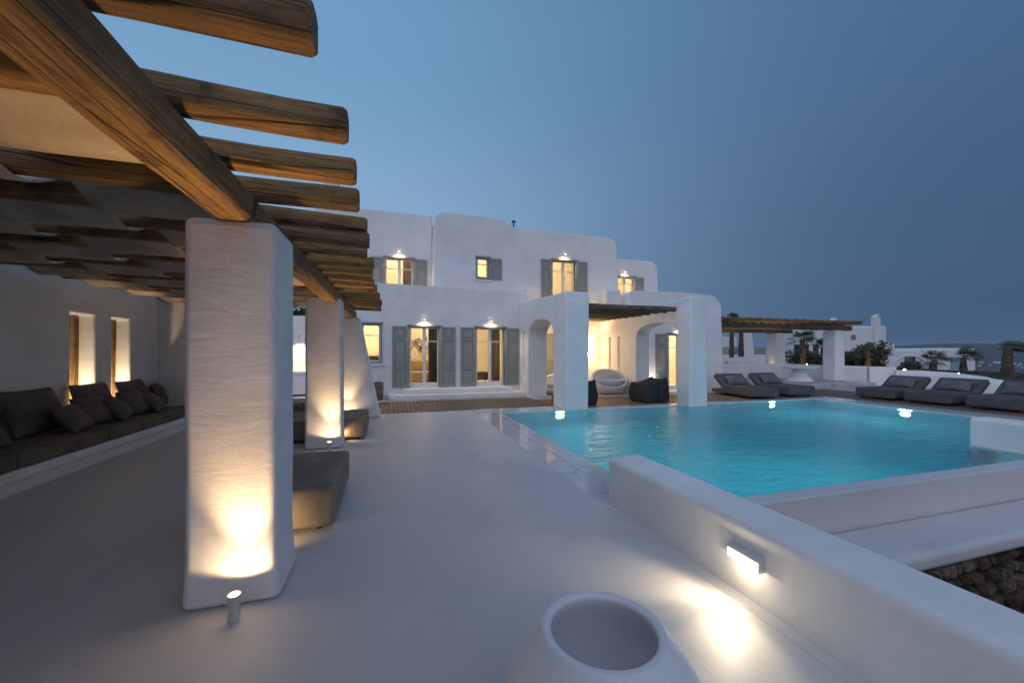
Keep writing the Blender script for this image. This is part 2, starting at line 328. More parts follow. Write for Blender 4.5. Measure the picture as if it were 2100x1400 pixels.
# coping round the water, drainage slot, and the wet marble overflow edge
struct('pool_coping', MB().box(2.82, 14.3, 10.10, 10.44, -.2, .012).box(2.12, 4.6, 10.445, 10.905, -.2, .010).box(13.9, 14.28, 4.31, 10.09, -.2, .012).box(14.34, 14.94, 2, 10.44, -.2, .008)
       .box(9.6, 13.9, 3.5, 4.3, -.2, .010), 'marble', bevel=.006)
struct('overflow_edge', MB().box(2.47, 2.81, 3.9, 6.1, -.3, -.012).box(2.47, 2.81, 6.105, 8.1, -.3, -.012).box(2.47, 2.81, 8.105, 10.44, -.3, -.012)
       .box(2.13, 2.16, 3.62, 10.44, -.3, -.004), 'marble', bevel=.006)
mb = MB()
for i in range(11): mb.box(2.163, 2.466, 3.62+i*.62, 3.62+i*.62+.616, -.3, -.016)
struct('drain_channel', mb, 'marble', bevel=.004)
struct('pool_basin', MB().box(2.79, 13.9, 3.2, 10.3, -1.7, -1.5).box(2.65, 2.805, 3.2, 10.3, -1.5, -.05).box(2.8, 13.95, 10.105, 10.3, -1.5, -.2)
       .box(13.905, 14.1, 4.2, 10.3, -1.5, -.2).box(9.61, 14, 4.0, 4.305, -1.5, -.2).box(9.61, 9.8, 3.2, 4.3, -1.5, -.2).box(2.79, 9.7, 3.3, 3.485, -1.5, -.06), 'basin', smooth=False)
struct('pool_water', MB().poly([(2.8, 3.48, -.02), (9.62, 3.48, -.02), (9.62, 4.31, -.02), (13.92, 4.31, -.02), (13.92, 10.11, -.02), (2.8, 10.11, -.02)], [(0, 1, 2, 3, 4, 5)]), 'water', smooth=False, fix=False)
struct('pool_rim', MB().box(2.66, 9.9, 3.27, 3.49, -.60, .0), 'floor', bevel=.02)
struct('lower_ledge', MB().box(2.66, 9.9, 2.62, 3.268, -.62, -.43), 'floor', bevel=.07)
mb = MB().box(2.66, 9.9, 2.86, 3.2, -4, -.622); rg = random.Random(17); z = -.63
while z > -2.5:
    h_ = rg.uniform(.10, .20); x = 2.67+rg.uniform(0, .1)
    while x < 9.8:
        w_ = rg.uniform(.10, .34); d_ = rg.uniform(.0, .07); g_ = .012
        c = Vector((x+w_/2, 2.80-d_, z-h_/2+rg.uniform(-.015, .015))); ico = bmesh.ops.create_icosphere(mb.bm, subdivisions=2, radius=1)
        for v in ico['verts']:
            q = v.co.copy(); q = Vector([math.copysign(abs(t_)**.55, t_) for t_ in q]); q.x *= (w_-g_)/2; q.y *= .12; q.z *= (h_-g_)/2
            q += noise.noise_vector(q*9+c*5)*.028; v.co = c+q
        x += w_
    z -= h_
w = tag(obj('stone_wall', mb, 'stone', smooth=False), 'rough brown dry stone retaining wall under the pool ledge', 'wall')
# raised pale terrace to the east
struct('raised_terrace', MB().prism([(13.9, 21), (13.9, 13.3)] + arc(23.5, 14.3, 1.0, 270, 360, 6) + [(30, 15), (30, 21)], 'z', -.2, .15), 'stone_pale', bevel=.03)
struct('east_paving', MB().box(17.91, 34, -4, 26, -.3, -.004).box(9.3, 17.905, 16.01, 21, -.3, -.008), 'stone_pale', smooth=False)

def terr_h(x, y):
    r = math.hypot(x, y); az = math.degrees(math.atan2(x, y))
    t = min(max((r-70)/330, 0), 1); h = -2.6-t*t*(3-2*t)*36
    t2 = min(max((r-900)/800, 0), 1); hill = (t2*t2*(3-2*t2))
    top = 58+6*math.sin(az*.21+1.2)+4*math.sin(az*.5)+3*noise.noise(Vector((x*.004, y*.004, 0)))
    h += hill*top
    if r > 20: h += min(1, (r-20)/60)*.5*noise.noise(Vector((x*.05, y*.05, 3)))
    return h
mb = MB(); rs = [0.5, 6, 12, 18, 24, 30, 37, 45, 55, 65, 80, 100, 130, 170, 220, 300, 400, 550, 700, 850, 950, 1050, 1150, 1250, 1350, 1450, 1550, 1650, 1750, 1900]
mb.rings([[(r*math.sin(2*PI*i/240), r*math.cos(2*PI*i/240), terr_h(r*math.sin(2*PI*i/240), r*math.cos(2*PI*i/240))) for i in range(240)] for r in rs], cap=False)
struct('terrain', mb, 'earth')

# ================================================================== MAIN HOUSE
H = empty('main_house', (5, 17, 0), 'big two storey white cubic villa with rounded parapets and lit windows beyond the pool', 'house')
def cut(name, outline, axis, a, b, cutters, m='plaster', bev=.09):
    mb = MB().prism(outline, axis, a, b); mb.fix()
    me = bpy.data.meshes.new(name); bmesh.ops.translate(mb.bm, verts=mb.bm.verts, vec=-H.location); mb.bm.to_mesh(me); mb.bm.free()
    o = bpy.data.objects.new(name, me); COL.objects.link(o); o.parent = H; me.materials.append(M[m])
    if cutters: boolean(o, cutters)
    add_bevel(o, bev, 5)
    for p in o.data.polygons: p.use_smooth = False
    o.modifiers['bevel'].harden_normals = False; return o
def bc(*a): return cutter(MB().box(*a))
FY = 14.3   # lower facade
UY = 15.3   # porch rear wall and the upper central block
C_low = [bc(.60, 1.62, 14.0, 14.75, .36, 2.50), bc(2.96, 4.03, 14.0, 14.75, .36, 2.50), bc(-.96, -.36, 14.0, 14.75, 1.27, 2.56),
         bc(-.12, 4.7, 14.72, 19, .34, 3.2), bc(-2.1, -.28, 14.72, 17.5, .34, 3.2)]
C_up = [bc(.60, 1.62, 14.0, 14.75, .36, 2.50), bc(-.12, 4.665, 14.72, 18.96, .365, 3.165),
        bc(3.20, 3.66, 15.0, 15.75, 4.52, 5.30), bc(6.38, 7.42, 15.0, 15.75, 3.60, 5.42), bc(2.2, 5.2, 15.72, 18.4, 3.6, 6.2), bc(5.4, 9.1, 15.72, 18.4, 3.6, 6.2)]
C_left = [bc(-.24, .82, 16.0, 16.7, 3.6, 5.27), bc(-2.3, 1.48, 16.65, 19, 3.6, 6.2)]
C_right = [bc(10.0, 10.93, 16.0, 16.75, 3.8, 5.12), bc(9.6, 11.9, 16.7, 19, 3.6, 5.6)]
C_wing = [bc(10.50, 11.50, 12.9, 13.75, .10, 2.32), bc(9.6, 12.8, 13.7, 17, .08, 3.2)]
low_out = [(-2.6, -.2), (-2.6, 3.95)] + [(-1, 3.97), (1.5, 3.93), (3.6, 3.9)] + arc(4.62, 3.46, .42, 90, 0, 10) + [(5.12, 3.0), (5.12, -.2)]
cut('lower_wall', low_out, 'y', FY, 20, C_low)
up_out = [(1.50, -.19), (1.50, 3.0), (1.58, 6.62)] + arc(1.90, 6.62, .32, 180, 90, 9) + [(3.2, 6.93), (4.15, 6.88)] + arc(4.25, 6.68, .2, 75, 35, 3) + [(4.75, 6.60), (6.6, 6.60), (8.6, 6.56)] + arc(9.0, 6.16, .40, 90, 5, 11) + [(9.50, 4.0), (9.55, -.19)]
cut('upper_wall', up_out, 'y', UY, 21, C_up[1:])
cut('side_block', [(-2.75, 3.4), (-2.75, 6.75)] + arc(-2.4, 6.75, .35, 180, 90, 4) + [(0, 7.08), (1.56, 7.05), (1.56, 3.4)], 'y', 16.2, 20.9, C_left)
cut('rear_block', [(9.2, -.18), (9.2, 5.95)] + arc(11.85, 5.55, .42, 90, 5, 10) + [(12.34, 4), (12.40, -.18)], 'y', 16.3, 20.8, C_right)
cut('wing_wall', [(8.7, -.17), (8.7, 3.72)] + arc(8.95, 3.72, .25, 180, 90, 4) + [(11, 4.0), (12.2, 3.96)] + arc(12.5, 3.36, .58, 88, 8, 12) + [(13.12, 2.5), (13.2, -.17)], 'y', 13.3, 17.5, [C_wing[0], C_wing[1]])
# porch side walls with pointed arches
def arch_out(y0, y1, zs, za, z0=-.3):
    ym = (y0+y1)/2; hw = (y1-y0)/2; r = []
    for i in range(25):
        a = PI*i/24; x = math.cos(a); zz = math.sin(a)**.82
        r.append((ym+hw*x, zs+(za-zs)*zz))
    return [(y1, z0), (y1, zs)] + r[1:-1] + [(y0, zs), (y0, z0)]
arch_l = cutter(MB().prism(arch_out(11.05, 13.3, 2.08, 2.66), 'x', 4.3, 5.6))
slit_l = bc(4.5, 4.74, 13.70, 14.02, .66, 2.32)
cut('arch_wall', [(10.16, -.16), (10.10, 3.0), (10.15, 3.30)] + [(11.5, 3.34), (14.6, 3.52), (14.6, -.16)], 'x', 4.62, 5.34, [arch_l, slit_l], bev=.07)
arch_r = cutter(MB().prism(arch_out(10.45, 12.72, 2.08, 2.60), 'x', 8.3, 9.6))
n1 = bc(8.4, 8.98, 14.28, 14.64, .78, 2.22); n2 = bc(8.4, 8.98, 13.62, 13.97, .78, 2.22)
cut('arch_wall', [(10.38, -.15), (10.38, 3.22), (12, 3.24), (15.6, 3.42), (15.6, -.15)], 'x', 8.62, 9.2, [arch_r, n1, n2], bev=.06)
cut('pillar', [(8.52, -.14), (8.56, 3.28), (9.14, 3.28), (9.20, -.14)], 'y', 9.84, 10.44, [], bev=.07)
cut('parapet_stub', [(4.55, 3.6), (4.55, 4.05), (5.02, 4.05), (5.02, 3.6)], 'y', 14.55, 15.2, [], bev=.05)
cut('parapet_stub', [(7.9, 3.35), (7.9, 3.98), (8.55, 4.04), (8.55, 3.35)], 'y', 13.6, 14.5, [], bev=.06)
cut('chimney', [(-2.96, 6.0), (-2.92, 9.5), (-2.34, 9.5), (-2.28, 6.0)], 'y', 19.8, 20.5, [], bev=.06)
for c in [o for o in bpy.data.objects if o.name.startswith('cutter')]: bpy.data.objects.remove(c)
# stacked curved steps before the two glazed doors
def step_out(x0, x1, y0, y1, r): return [(x1, y1), (x0, y1)] + arc(x0+r, y0+r, r, 180, 270, 8) + [(x1, y0)]
st = obj('step', MB().prism(step_out(-.18, 4.61, 13.55, 14.34, .45), 'z', .02, .185), 'plaster', H, bevel=.03)
st = obj('step', MB().prism(step_out(.30, 4.2, 13.86, 14.34, .35), 'z', .186, .35), 'plaster', H, bevel=.03)
obj('step', MB().box(10.25, 11.8, 12.9, 13.34, .021, .10), 'plaster', H, bevel=.02)
obj('vent_pipe', MB().tube((4.85, 15.8, 6.4), (4.85, 15.8, 6.98), .035).lathe([(.035, 0), (.09, .01), (.09, .05), (.02, .09)], 10, (4.85, 15.8, 6.98)), 'darkmetal', H)

def casement(x0, x1, z0, z1, Y, kind='door', leaves=2):
    """white leaves set in a grey-green surround"""
    s = MB(); e = .055; pz = .0
    s.box(x0-e, x0, Y-.03, Y+.16, z0, z1).box(x1, x1+e, Y-.03, Y+.16, z0, z1).box(x0-e-.03, x1+e+.03, Y-.06, Y+.16, z1, z1+.065)
    if kind == 'window': s.box(x0-e, x1+e, Y-.05, Y+.16, z0-.05, z0)
    f = obj(kind, s, 'shutter', H, bevel=.006, smooth=False)
    yc = Y+.10; wv = .055; lw = (x1-x0)/leaves; q = MB(); g = MB()
    zb = z0+(.17 if kind == 'door' else .06)
    zr = z1-(z1-z0)*(.24 if kind == 'door' else .30)
    for i in range(leaves):
        a, b = x0+i*lw+.003, x0+(i+1)*lw-.003
        q.box(a, a+wv, yc, yc+.05, z0, z1).box(b-wv, b, yc, yc+.05, z0, z1)
        q.box(a+wv, b-wv, yc, yc+.05, z0, zb).box(a+wv, b-wv, yc, yc+.05, z1-.06, z1)
        q.box(a+wv, b-wv, yc+.002, yc+.048, zr-.018, zr+.018)
        g.poly([(a+wv, yc+.025, zb), (b-wv, yc+.025, zb), (b-wv, yc+.025, z1-.06), (a+wv, yc+.025, z1-.06)], [(0, 1, 2, 3)])
    if leaves == 2: q.box((x0+x1)/2-.03, (x0+x1)/2+.03, yc-.015, yc-.001, z0, z1-.02)
    obj('frame', q, 'whitewood', f, bevel=.004, smooth=False)
    obj('pane', g, 'glass', f, smooth=False, fix=False)
    if kind == 'door':
        obj('handle', MB().tube(((x0+x1)/2+.045, yc-.03, z0+1.02), ((x0+x1)/2+.045, yc-.03, z0+1.16), .012).tube(((x0+x1)/2+.045, yc-.03, z0+1.1), ((x0+x1)/2+.045, yc, z0+1.1), .010), 'metal', f)
    return f
def shutter(x0, x1, z0, z1, Y, panels=(.17, .52, .31), mats='shutter', ang=0, hinge=None):
    s = MB(); st_ = .075; s.box(x0, x1, Y-.022, Y, z0, z1)
    s.box(x0, x0+st_, Y-.045, Y-.0221, z0, z1).box(x1-st_, x1, Y-.045, Y-.0221, z0, z1)
    H_ = z1-z0; z = z1; rails = [z1-.06]
    s.box(x0+st_+.001, x1-st_-.001, Y-.045, Y-.0222, z1-.07, z1).box(x0+st_+.001, x1-st_-.001, Y-.045, Y-.0222, z0, z0+.10)
    z = z1
    for i, p in enumerate(panels):
        zt = z-(.07 if i == 0 else .035); zb_ = z-p*H_
        if i < len(panels)-1: s.box(x0+st_+.001, x1-st_-.001, Y-.045, Y-.0222, zb_-.035, zb_+.035)
        zb2 = zb_+.035 if i < len(panels)-1 else z0+.10
        s.box(x0+st_+.035, x1-st_-.035, Y-.036, Y-.0223, zb2+.035, zt-.035)
        z = zb_
    f = obj('shutter', s, mats, H, bevel=.005, smooth=False)
    if hinge:
        n = 3 if H_ > 1.6 else 2
        for i in range(n):
            zz = z0+H_*(.1+.8*i/(n-1)); h = MB(); h.box(hinge-.05, hinge+.05, Y-.056, Y-.046, zz-.015, zz+.015).tube((hinge, Y-.065, zz-.05), (hinge, Y-.065, zz+.05), .012); obj('hinge', h, 'shutter', f, smooth=False)
        xh = x0+.04 if hinge > (x0+x1)/2 else x1-.04
        if H_ > 1.2: obj('handle', MB().tube((xh, Y-.075, z0+H_*.50), (xh, Y-.075, z0+H_*.57), .010).tube((xh, Y-.045, z0+H_*.535), (xh, Y-.078, z0+H_*.535), .008), 'metal', f)
    return f
P1_, P2_ = (.21, .50, .29), (.34, .66)
casement(.60, 1.62, .36, 2.50, FY); shutter(.02, .555, .38, 2.50, FY, P1_, hinge=.56); shutter(1.665, 2.20, .38, 2.50, FY, P1_, hinge=1.66)
casement(2.96, 4.03, .36, 2.50, FY); shutter(2.38, 2.915, .38, 2.50, FY, P1_, hinge=2.92); shutter(4.075, 4.58, .38, 2.50, FY, P1_, hinge=4.07)
casement(-.96, -.36, 1.27, 2.56, FY, 'window', 1)
obj('sill', MB().box(-1.08, -.2, FY-.07, FY+.02, 1.14, 1.215), 'plaster', H, bevel=.015)
casement(-.24, .82, 3.6, 5.27, 16.2); shutter(-.78, -.29, 3.62, 5.27, 16.2, P1_, hinge=-.285); shutter(.87, 1.36, 3.62, 5.27, 16.2, P1_, hinge=.865)
casement(3.20, 3.66, 4.52, 5.30, UY, 'window', 1); shutter(3.72, 4.20, 4.46, 5.30, UY, P2_, hinge=3.715)
obj('sill', MB().box(3.08, 3.8, UY-.06, UY+.02, 4.38, 4.44), 'plaster', H, bevel=.012)
casement(6.38, 7.42, 3.6, 5.42, UY); shutter(5.86, 6.33, 3.62, 5.42, UY, P1_, hinge=6.335); shutter(7.47, 7.97, 3.62, 5.42, UY, P1_, hinge=7.465)
casement(10.0, 10.93, 3.8, 5.12, 16.3); shutter(10.98, 11.46, 3.82, 5.12, 16.3, P1_, hinge=10.975); shutter(9.5, 9.95, 3.82, 5.12, 16.3, P1_, hinge=9.955)
casement(10.50, 11.50, .10, 2.32, 13.3); shutter(9.88, 10.45, .12, 2.32, 13.3, P1_, hinge=10.455)
# closed panelled door at the back of the porch
shutter(5.72, 6.30, .04, 2.36, UY, P1_, hinge=5.72); shutter(6.305, 6.88, .04, 2.36, UY, P1_, hinge=6.885)
# porch roof of round logs
def log_mb(L_, r, seed, n=10, sq=.35, taper=.9):
    """irregular hewn log along local +X from 0 to L_"""
    rg = random.Random(seed); rings = []; m_ = max(6, int(L_/.25)); ph = rg.uniform(0, PI)
    offs = [(rg.uniform(-1, 1), rg.uniform(-1, 1)) for _ in range(4)]
    for i in range(m_+1):
        t_ = i/m_; x = L_*t_; rr = r*(1+(taper-1)*t_)
        oy = .008*math.sin(2.1*x+offs[0][0]*3)+.005*math.sin(5*x+offs[1][0]*3); oz = .006*math.sin(2.6*x+offs[2][0]*3)
        end = 0
        ring = []
        for k in range(n*2):
            a = PI*k/n; c, s = math.cos(a), math.sin(a)
            sup = (abs(c)**(2/(1-sq*.9)) + abs(s)**(2/(1-sq*.9)))**(-(1-sq*.9)/2) if sq else 1
            rad = rr*sup*(1+.035*noise.noise(Vector((x*1.6, c*1.5+seed*3.7, s*1.5))))
            ring.append((x, oy+c*rad, oz+s*rad))
        rings.append(ring)
    f0 = [(p[0]-.0, p[1]*.86, p[2]*.86) for p in rings[0]]; f1 = [(p[0]+.0, p[1]*.86, p[2]*.86) for p in rings[-1]]
    rings[0] = [(p[0]+.018, p[1], p[2]) for p in rings[0]]; rings[-1] = [(p[0]-.018, p[1], p[2]) for p in rings[-1]]
    return MB().rings([f0]+rings+[f1])
logs = []
for i in range(11):
    y = 10.62+i*.44
    r_ = obj('porch_rafter', log_mb(3.45 if i else 3.72, .085, 40+i, sq=.1), 'wood_grey', H, local=True)
    r_.location = Vector((5.25, y, 2.97+rnd.uniform(-.01, .01)))-H.location
# ------------------------------------------------------------------ wall lamps over the openings
def wall_lamp(x, Y, z, label, energy=5):
    e = empty('wall_lamp', (x, Y, z), label, 'wall lamp', 'small shaded lamps over the doors and windows')
    obj('bracket', MB().box(x-.03, x+.03, Y-.02, Y+.004, z-.03, z+.07).tube((x, Y-.01, z+.05), (x, Y-.10, z+.04), .008), 'darkmetal', e)
    obj('shade', MB().lathe([(.018, .05), (.03, .04), (.085, .0), (.082, -.004), (.02, .03)], 20, (x, Y-.11, z), cap=False), 'alu', e)
    obj('bulb', MB().lathe([(.004, -.01), (.03, 0), (.034, .012), (.02, .03), (.003, .034)], 14, (x, Y-.11, z)), 'bulb', e)
    lamp('SPOT', (x, Y-.11, z-.03), energy*9, (1, .72, .42), .02, e, rot=(R(-8), 0, 0), spot_size=R(150), spot_blend=.6)
    lamp('POINT', (x, Y-.07, z+.07), energy*.025, (1, .75, .48), .02, e)
    return e
wall_lamp(1.10, FY, 2.74, 'small shaded wall lamp over the left of the two ground floor glazed doors')
wall_lamp(3.50, FY, 2.74, 'small shaded wall lamp over the right of the two ground floor glazed doors')
wall_lamp(.28, 16.2, 5.50, 'small shaded wall lamp over the upper left window beside the pergola')
wall_lamp(6.90, UY, 5.65, 'small shaded wall lamp over the tall upper window above the porch')
wall_lamp(10.4, 16.3, 5.32, 'small shaded wall lamp over the far right upper window')
wall_lamp(11.0, 13.3, 2.56, 'small shaded wall lamp seen through the right arch over a glazed door')
# up and down sconce in the porch
e = empty('wall_sconce', (8.02, UY, 1.78), 'brass up and down sconce glowing on the rear wall of the porch', 'wall sconce')
obj('housing', MB().lathe([(.03, -.06), (.045, -.06), (.045, .06), (.03, .06)], 18, (8.02, UY-.08, 1.78), cap=False).box(7.99, 8.05, UY-.04, UY+.003, 1.74, 1.82), 'metal', e)
obj('bulb', MB().lathe([(.003, -.05), (.028, -.04), (.028, .04), (.003, .05)], 12, (8.02, UY-.08, 1.78)), 'bulb', e)
lamp('SPOT', (8.02, UY-.11, 1.87), 150, (1, .62, .27), .02, e, rot=(R(180), 0, 0), spot_size=R(115), spot_blend=.7)
lamp('SPOT', (8.02, UY-.11, 1.70), 110, (1, .62, .27), .02, e, rot=(0, 0, 0), spot_size=R(115), spot_blend=.7)
lamp('POINT', (8.02, UY-.20, 1.78), 34, (1, .60, .25), .05, e)
e = empty('wall_sconce', (5.48, 13.9, 1.9), 'added unseen lamp on the inner face of the left arch wall, warming the porch door', 'wall sconce')  # invented fixture, out of view, added to warm the door behind the left arch
obj('housing', MB().lathe([(.03, -.06), (.045, -.06), (.045, .06), (.03, .06)], 18, (5.42, 14.2, 1.9), cap=False).box(5.338, 5.40, 14.18, 14.22, 1.86, 1.94), 'metal', e)
obj('bulb', MB().lathe([(.003, -.05), (.028, -.04), (.028, .04), (.003, .05)], 12, (5.42, 14.2, 1.9)), 'bulb', e)
lamp('POINT', (5.52, 14.2, 1.9), 60, (1, .66, .32), .05, e)
# ------------------------------------------------------------------ lit rooms
WARM = (1, .63, .27)
def ceiling_lamp(x, y, z, en, label):
    e = empty('ceiling_lamp', (x, y, z), label, 'ceiling lamp', 'round lamps on the room ceilings')
    obj('shade', MB().lathe([(.02, .0), (.16, -.01), (.16, -.05), (.02, -.06)], 24, (x, y, z)), 'bulb_soft', e)
    lamp('POINT', (x, y, z-.28), en, WARM, .12, e)
ceiling_lamp(2.0, 17.2, 3.19, 140, 'round ceiling lamp in the ground floor sitting room behind the two glazed doors')
ceiling_lamp(-1.1, 16.2, 3.19, 80, 'round ceiling lamp in the ground floor room behind the small left window')
ceiling_lamp(.2, 17.8, 6.19, 78, 'round ceiling lamp in the upper left bedroom')
ceiling_lamp(3.6, 17.2, 6.19, 88, 'round ceiling lamp in the upper room with the small square window')
ceiling_lamp(7.2, 17.0, 6.19, 78, 'round ceiling lamp in the upper bedroom above the porch')
ceiling_lamp(10.6, 17.8, 5.59, 58, 'round ceiling lamp in the far right upper room')
ceiling_lamp(11.2, 15.4, 3.19, 170, 'round ceiling lamp in the wing room behind the right arch')
def curtain(x0, x1, y, z0, z1, m, label):
    n = 40; pts = []
    mb = MB(); ring0 = []; ring1 = []
    for i in range(n+1):
        x = x0+(x1-x0)*i/n; d = .035*math.sin(i*1.05)+.012*math.sin(i*2.3); ring0.append((x, y+d, z0)); ring1.append((x, y+d*.7, z1))
    for i in range(n): mb.poly([ring0[i], ring0[i+1], ring1[i+1], ring1[i]], [(0, 1, 2, 3)])
    bmesh.ops.remove_doubles(mb.bm, verts=mb.bm.verts, dist=1e-5)
    o = obj('curtain', mb, m, fix=False); md = o.modifiers.new('s', 'SOLIDIFY'); md.thickness = .008
    tag(o, label, 'curtain')
curtain(1.30, 1.60, 14.9, .36, 2.75, 'curtain', 'dark curtain gathered inside the right edge of the left ground floor door')
curtain(3.58, 4.0, 14.9, .36, 2.75, 'curtain_cream', 'beige curtain hanging in the right leaf of the right ground floor door')
curtain(.45, .80, 16.85, 3.6, 5.5, 'curtain_cream', 'pale curtain in the upper left window')
e = empty('room_sofa', (1.0, 17.8, .34), 'sand coloured sofa inside the sitting room behind the left glazed door', 'sofa')
obj('seat', MB().box(.1, 2.2, 17.2, 18.2, .45, .80), 'sofa_in', e, bevel=.05); obj('backrest', MB().box(.1, 2.2, 18.0, 18.3, .801, 1.25), 'sofa_in', e, bevel=.06)
obj('armrest', MB().box(-.08, .09, 17.2, 18.3, .45, 1.0), 'sofa_in', e, bevel=.04)
e = empty('side_table', (1.0, 16.1, .34), 'low dark framed glass table inside behind the left glazed door', 'table')
obj('table_top', MB().box(.55, 1.5, 15.8, 16.4, .80, .82), 'metal', e)
for a, b in ((.6, 15.85), (1.42, 15.85), (.6, 16.32), (1.42, 16.32)): obj('leg', MB().box(a, a+.04, b, b+.04, .345, .799), 'dark', e)
# twisted wall ornament
mb = MB(); rg = random.Random(3)
for k in range(9):
    p = Vector((1.25+rg.uniform(-.1, .1), 18.85, 1.95+rg.uniform(-.2, .25))); a = rg.uniform(0, 2*PI)
    for j in range(7):
        q = p+Vector((math.cos(a), 0, math.sin(a)))*.09; mb.tube(p, q, .025*(1-j*.1), n=6); p = q; a += rg.uniform(.2, .8)
tag(obj('wall_ornament', mb, 'dark'), 'dark twisted branch ornament on the sitting room wall', 'ornament')
e = empty('room_armchair', (3.2, 16.2, .34), 'dark high backed armchair with a cushion inside behind the right glazed door', 'armchair')
obj('seat', MB().box(3.15, 3.80, 15.5, 16.2, .5, .80), 'taupe', e, bevel=.05)
obj('backrest', MB().box(3.02, 3.22, 15.5, 16.2, .6, 1.50), 'taupe', e, bevel=.06)
for a, b in ((3.2, 15.55), (3.74, 15.55), (3.2, 16.14), (3.74, 16.14)): obj('leg', MB().tube((a, b, .345), (a, b, .51), .018), 'dark', e)
e = empty('room_cabinet', (-.7, 17.2, .34), 'dark low cabinet inside behind the small ground floor window', 'cabinet')
obj('carcass', MB().box(-1.2, -.35, 16.9, 17.4, .345, 1.45), 'dark', e, bevel=.01); obj('worktop', MB().box(-1.22, -.33, 16.87, 17.42, 1.451, 1.5), 'whitewood', e)

# ================================================================== PERGOLA
PG = empty('pergola', (-2.5, 6, 0), 'long log pergola on white plaster columns with woven shade cloth over the bench', 'pergola')
def column(x0, x1, y0, y1, z, flare=.05, right=0, seed=0):
    mb = MB(); rings = []; n = 14
    for i in range(n+1):
        t_ = i/n; zz = z*t_; f = flare*max(0, 1-zz/.35)**2; rr = right*(1-t_)
        a, b, c, d = x0-f*.2, x1+f+rr, y0-f*.6, y1+f*.4
        rad = .055; ring = []
        for (cx, cy, a0) in ((b-rad, c+rad, -90), (b-rad, d-rad, 0), (a+rad, d-rad, 90), (a+rad, c+rad, 180)):
            for k in range(6):
                an = R(a0+90*k/5); ring.append((cx+rad*math.cos(an), cy+rad*math.sin(an), zz))
        rings.append(ring)
    mb.rings(rings)
    for v in mb.bm.verts:
        nn = noise.noise_vector(v.co*1.7+Vector((seed, seed, 0))); v.co.x += nn.x*.010; v.co.y += nn.y*.010
        if v.co.z > z-.01: v.co.z += .0
    return obj('column', mb, 'plaster_rough', PG, bevel=.05, seg=4, angle=50)
column(-1.235, -.715, 2.92, 3.42, 2.445, .028, seed=1)
column(-1.36, -.80, 7.20, 7.59, 2.50, .02, seed=5)
column(-1.42, -.74, 10.30, 10.86, 2.45, .02, right=.46, seed=9)
column(-1.235, -.70, -1.65, -1.15, 2.445, .03, seed=13)
b_ = obj('beam', log_mb(14.2, .104, 3, n=14, sq=.80, taper=.99), 'wood', PG, local=True)
b_.location = Vector((-.968, -3.2, 2.537))-PG.location; b_.rotation_euler = (0, 0, R(90))
# rafters: a log every 55 cm, ends over the path
XE = -.23; XW = -4.84; DX = .10/4.6
protos = []
ys = [1.59-.5235*9+.5235*i for i in range(27)]; ys[9] = 1.52; ys[11] = 2.61
for i, y in enumerate(ys):
    r0 = .0705+rnd.uniform(-.004, .005)
    lg = log_mb(XE-XW+rnd.uniform(-.05, .03), r0, 100+i, n=10, sq=.5, taper=1.02)
    o = obj('rafter', lg, 'wood', PG, local=True)
    o.location = Vector((XW, y, 2.735+r0+rnd.uniform(-.006, .006)))-PG.location; o.rotation_euler = (R(rnd.uniform(-8, 8)), math.atan(DX), R(rnd.uniform(-.3, .3)))
ysr = ys
# woven canopy strips going over and under the rafters
NS = 4; sw = (-1.20-XW)/NS
for s_ in range(NS):
    x0 = XW+.02+s_*sw+.03; x1 = XW+(s_+1)*sw-.03; mb = MB(); prev = None
    y = ysr[0]-.3; pts = []
    def zat(y):
        import bisect
        # cosine weave
        best = 0
        if y <= ysr[0]: k, f = 0, 0
        elif y >= ysr[-1]: k, f = len(ysr)-1, 0
        else:
            k = bisect.bisect_right(ysr, y)-1; f = (y-ysr[k])/(ysr[k+1]-ysr[k])
        a = 1 if (k+s_) % 2 else -1; b2 = -a
        m_ = a+(b2-a)*(f*f*(3-2*f))
        return 2.815+m_*.106
    n = int((ysr[-1]-ysr[0]+.5)/.06); rows = []
    for j in range(n+1):
        y = ysr[0]-.25+j*(ysr[-1]-ysr[0]+.5)/n; row = []
        for k in range(9):
            u = k/8; x = x0+(x1-x0)*u; row.append(mb.bm.verts.new((x, y, zat(y)-(x-XW)*DX-.004*math.sin(PI*u)+.012*noise.noise(Vector((x*2, y*2, s_))))))
        rows.append(row)
    for a, b in zip(rows, rows[1:]):
        for k in range(8): mb.bm.faces.new((a[k], a[k+1], b[k+1], b[k]))
    o = obj('shade_cloth', mb, 'sail', PG, fix=False); md = o.modifiers.new('s', 'SOLIDIFY'); md.thickness = .006

# ------------------------------------------------------------------ garden wall with slit openings, end wall, built-in bench
GW = empty('garden_wall', (-5.0, 4, 0), 'white plaster wall behind the built-in bench with two glowing slit openings', 'wall')
mb = MB().box(-5.35, -4.9, -6, 11.0, -.3, 3.3); o = obj('wall', mb, 'plaster', GW)
cs = [cutter(MB().box(-5.6, -4.6, 8.12, 8.66, .50, 2.23)), cutter(MB().box(-5.6, -4.6, 9.10, 9.62, .50, 2.23))]
bpy.context.view_layer.update(); boolean(o, cs); add_bevel(o, .035)
for c in cs: bpy.data.objects.remove(c)
obj('end_wall', MB().box(-4.93, -3.72, 10.62, 11.0, -.3, 3.35), 'plaster', GW, bevel=.08)
for y in (8.51, 9.47):
    p = obj('wooden_post', log_mb(1.70, .050, int(y*10), n=8, sq=.8, taper=1), 'wood', GW, local=True); p.rotation_euler = (0, R(-90), 0)
    p.location = Vector((-5.16, y+.10, .505))-GW.location
obj('bench_base', MB().box(-4.897, -4.0, -5, 10.61, .16, .28), 'plaster', GW, bevel=.025)
obj('bench_plinth', MB().box(-4.896, -4.06, -5, 10.60, 0, .159), 'plaster', GW, bevel=.01)
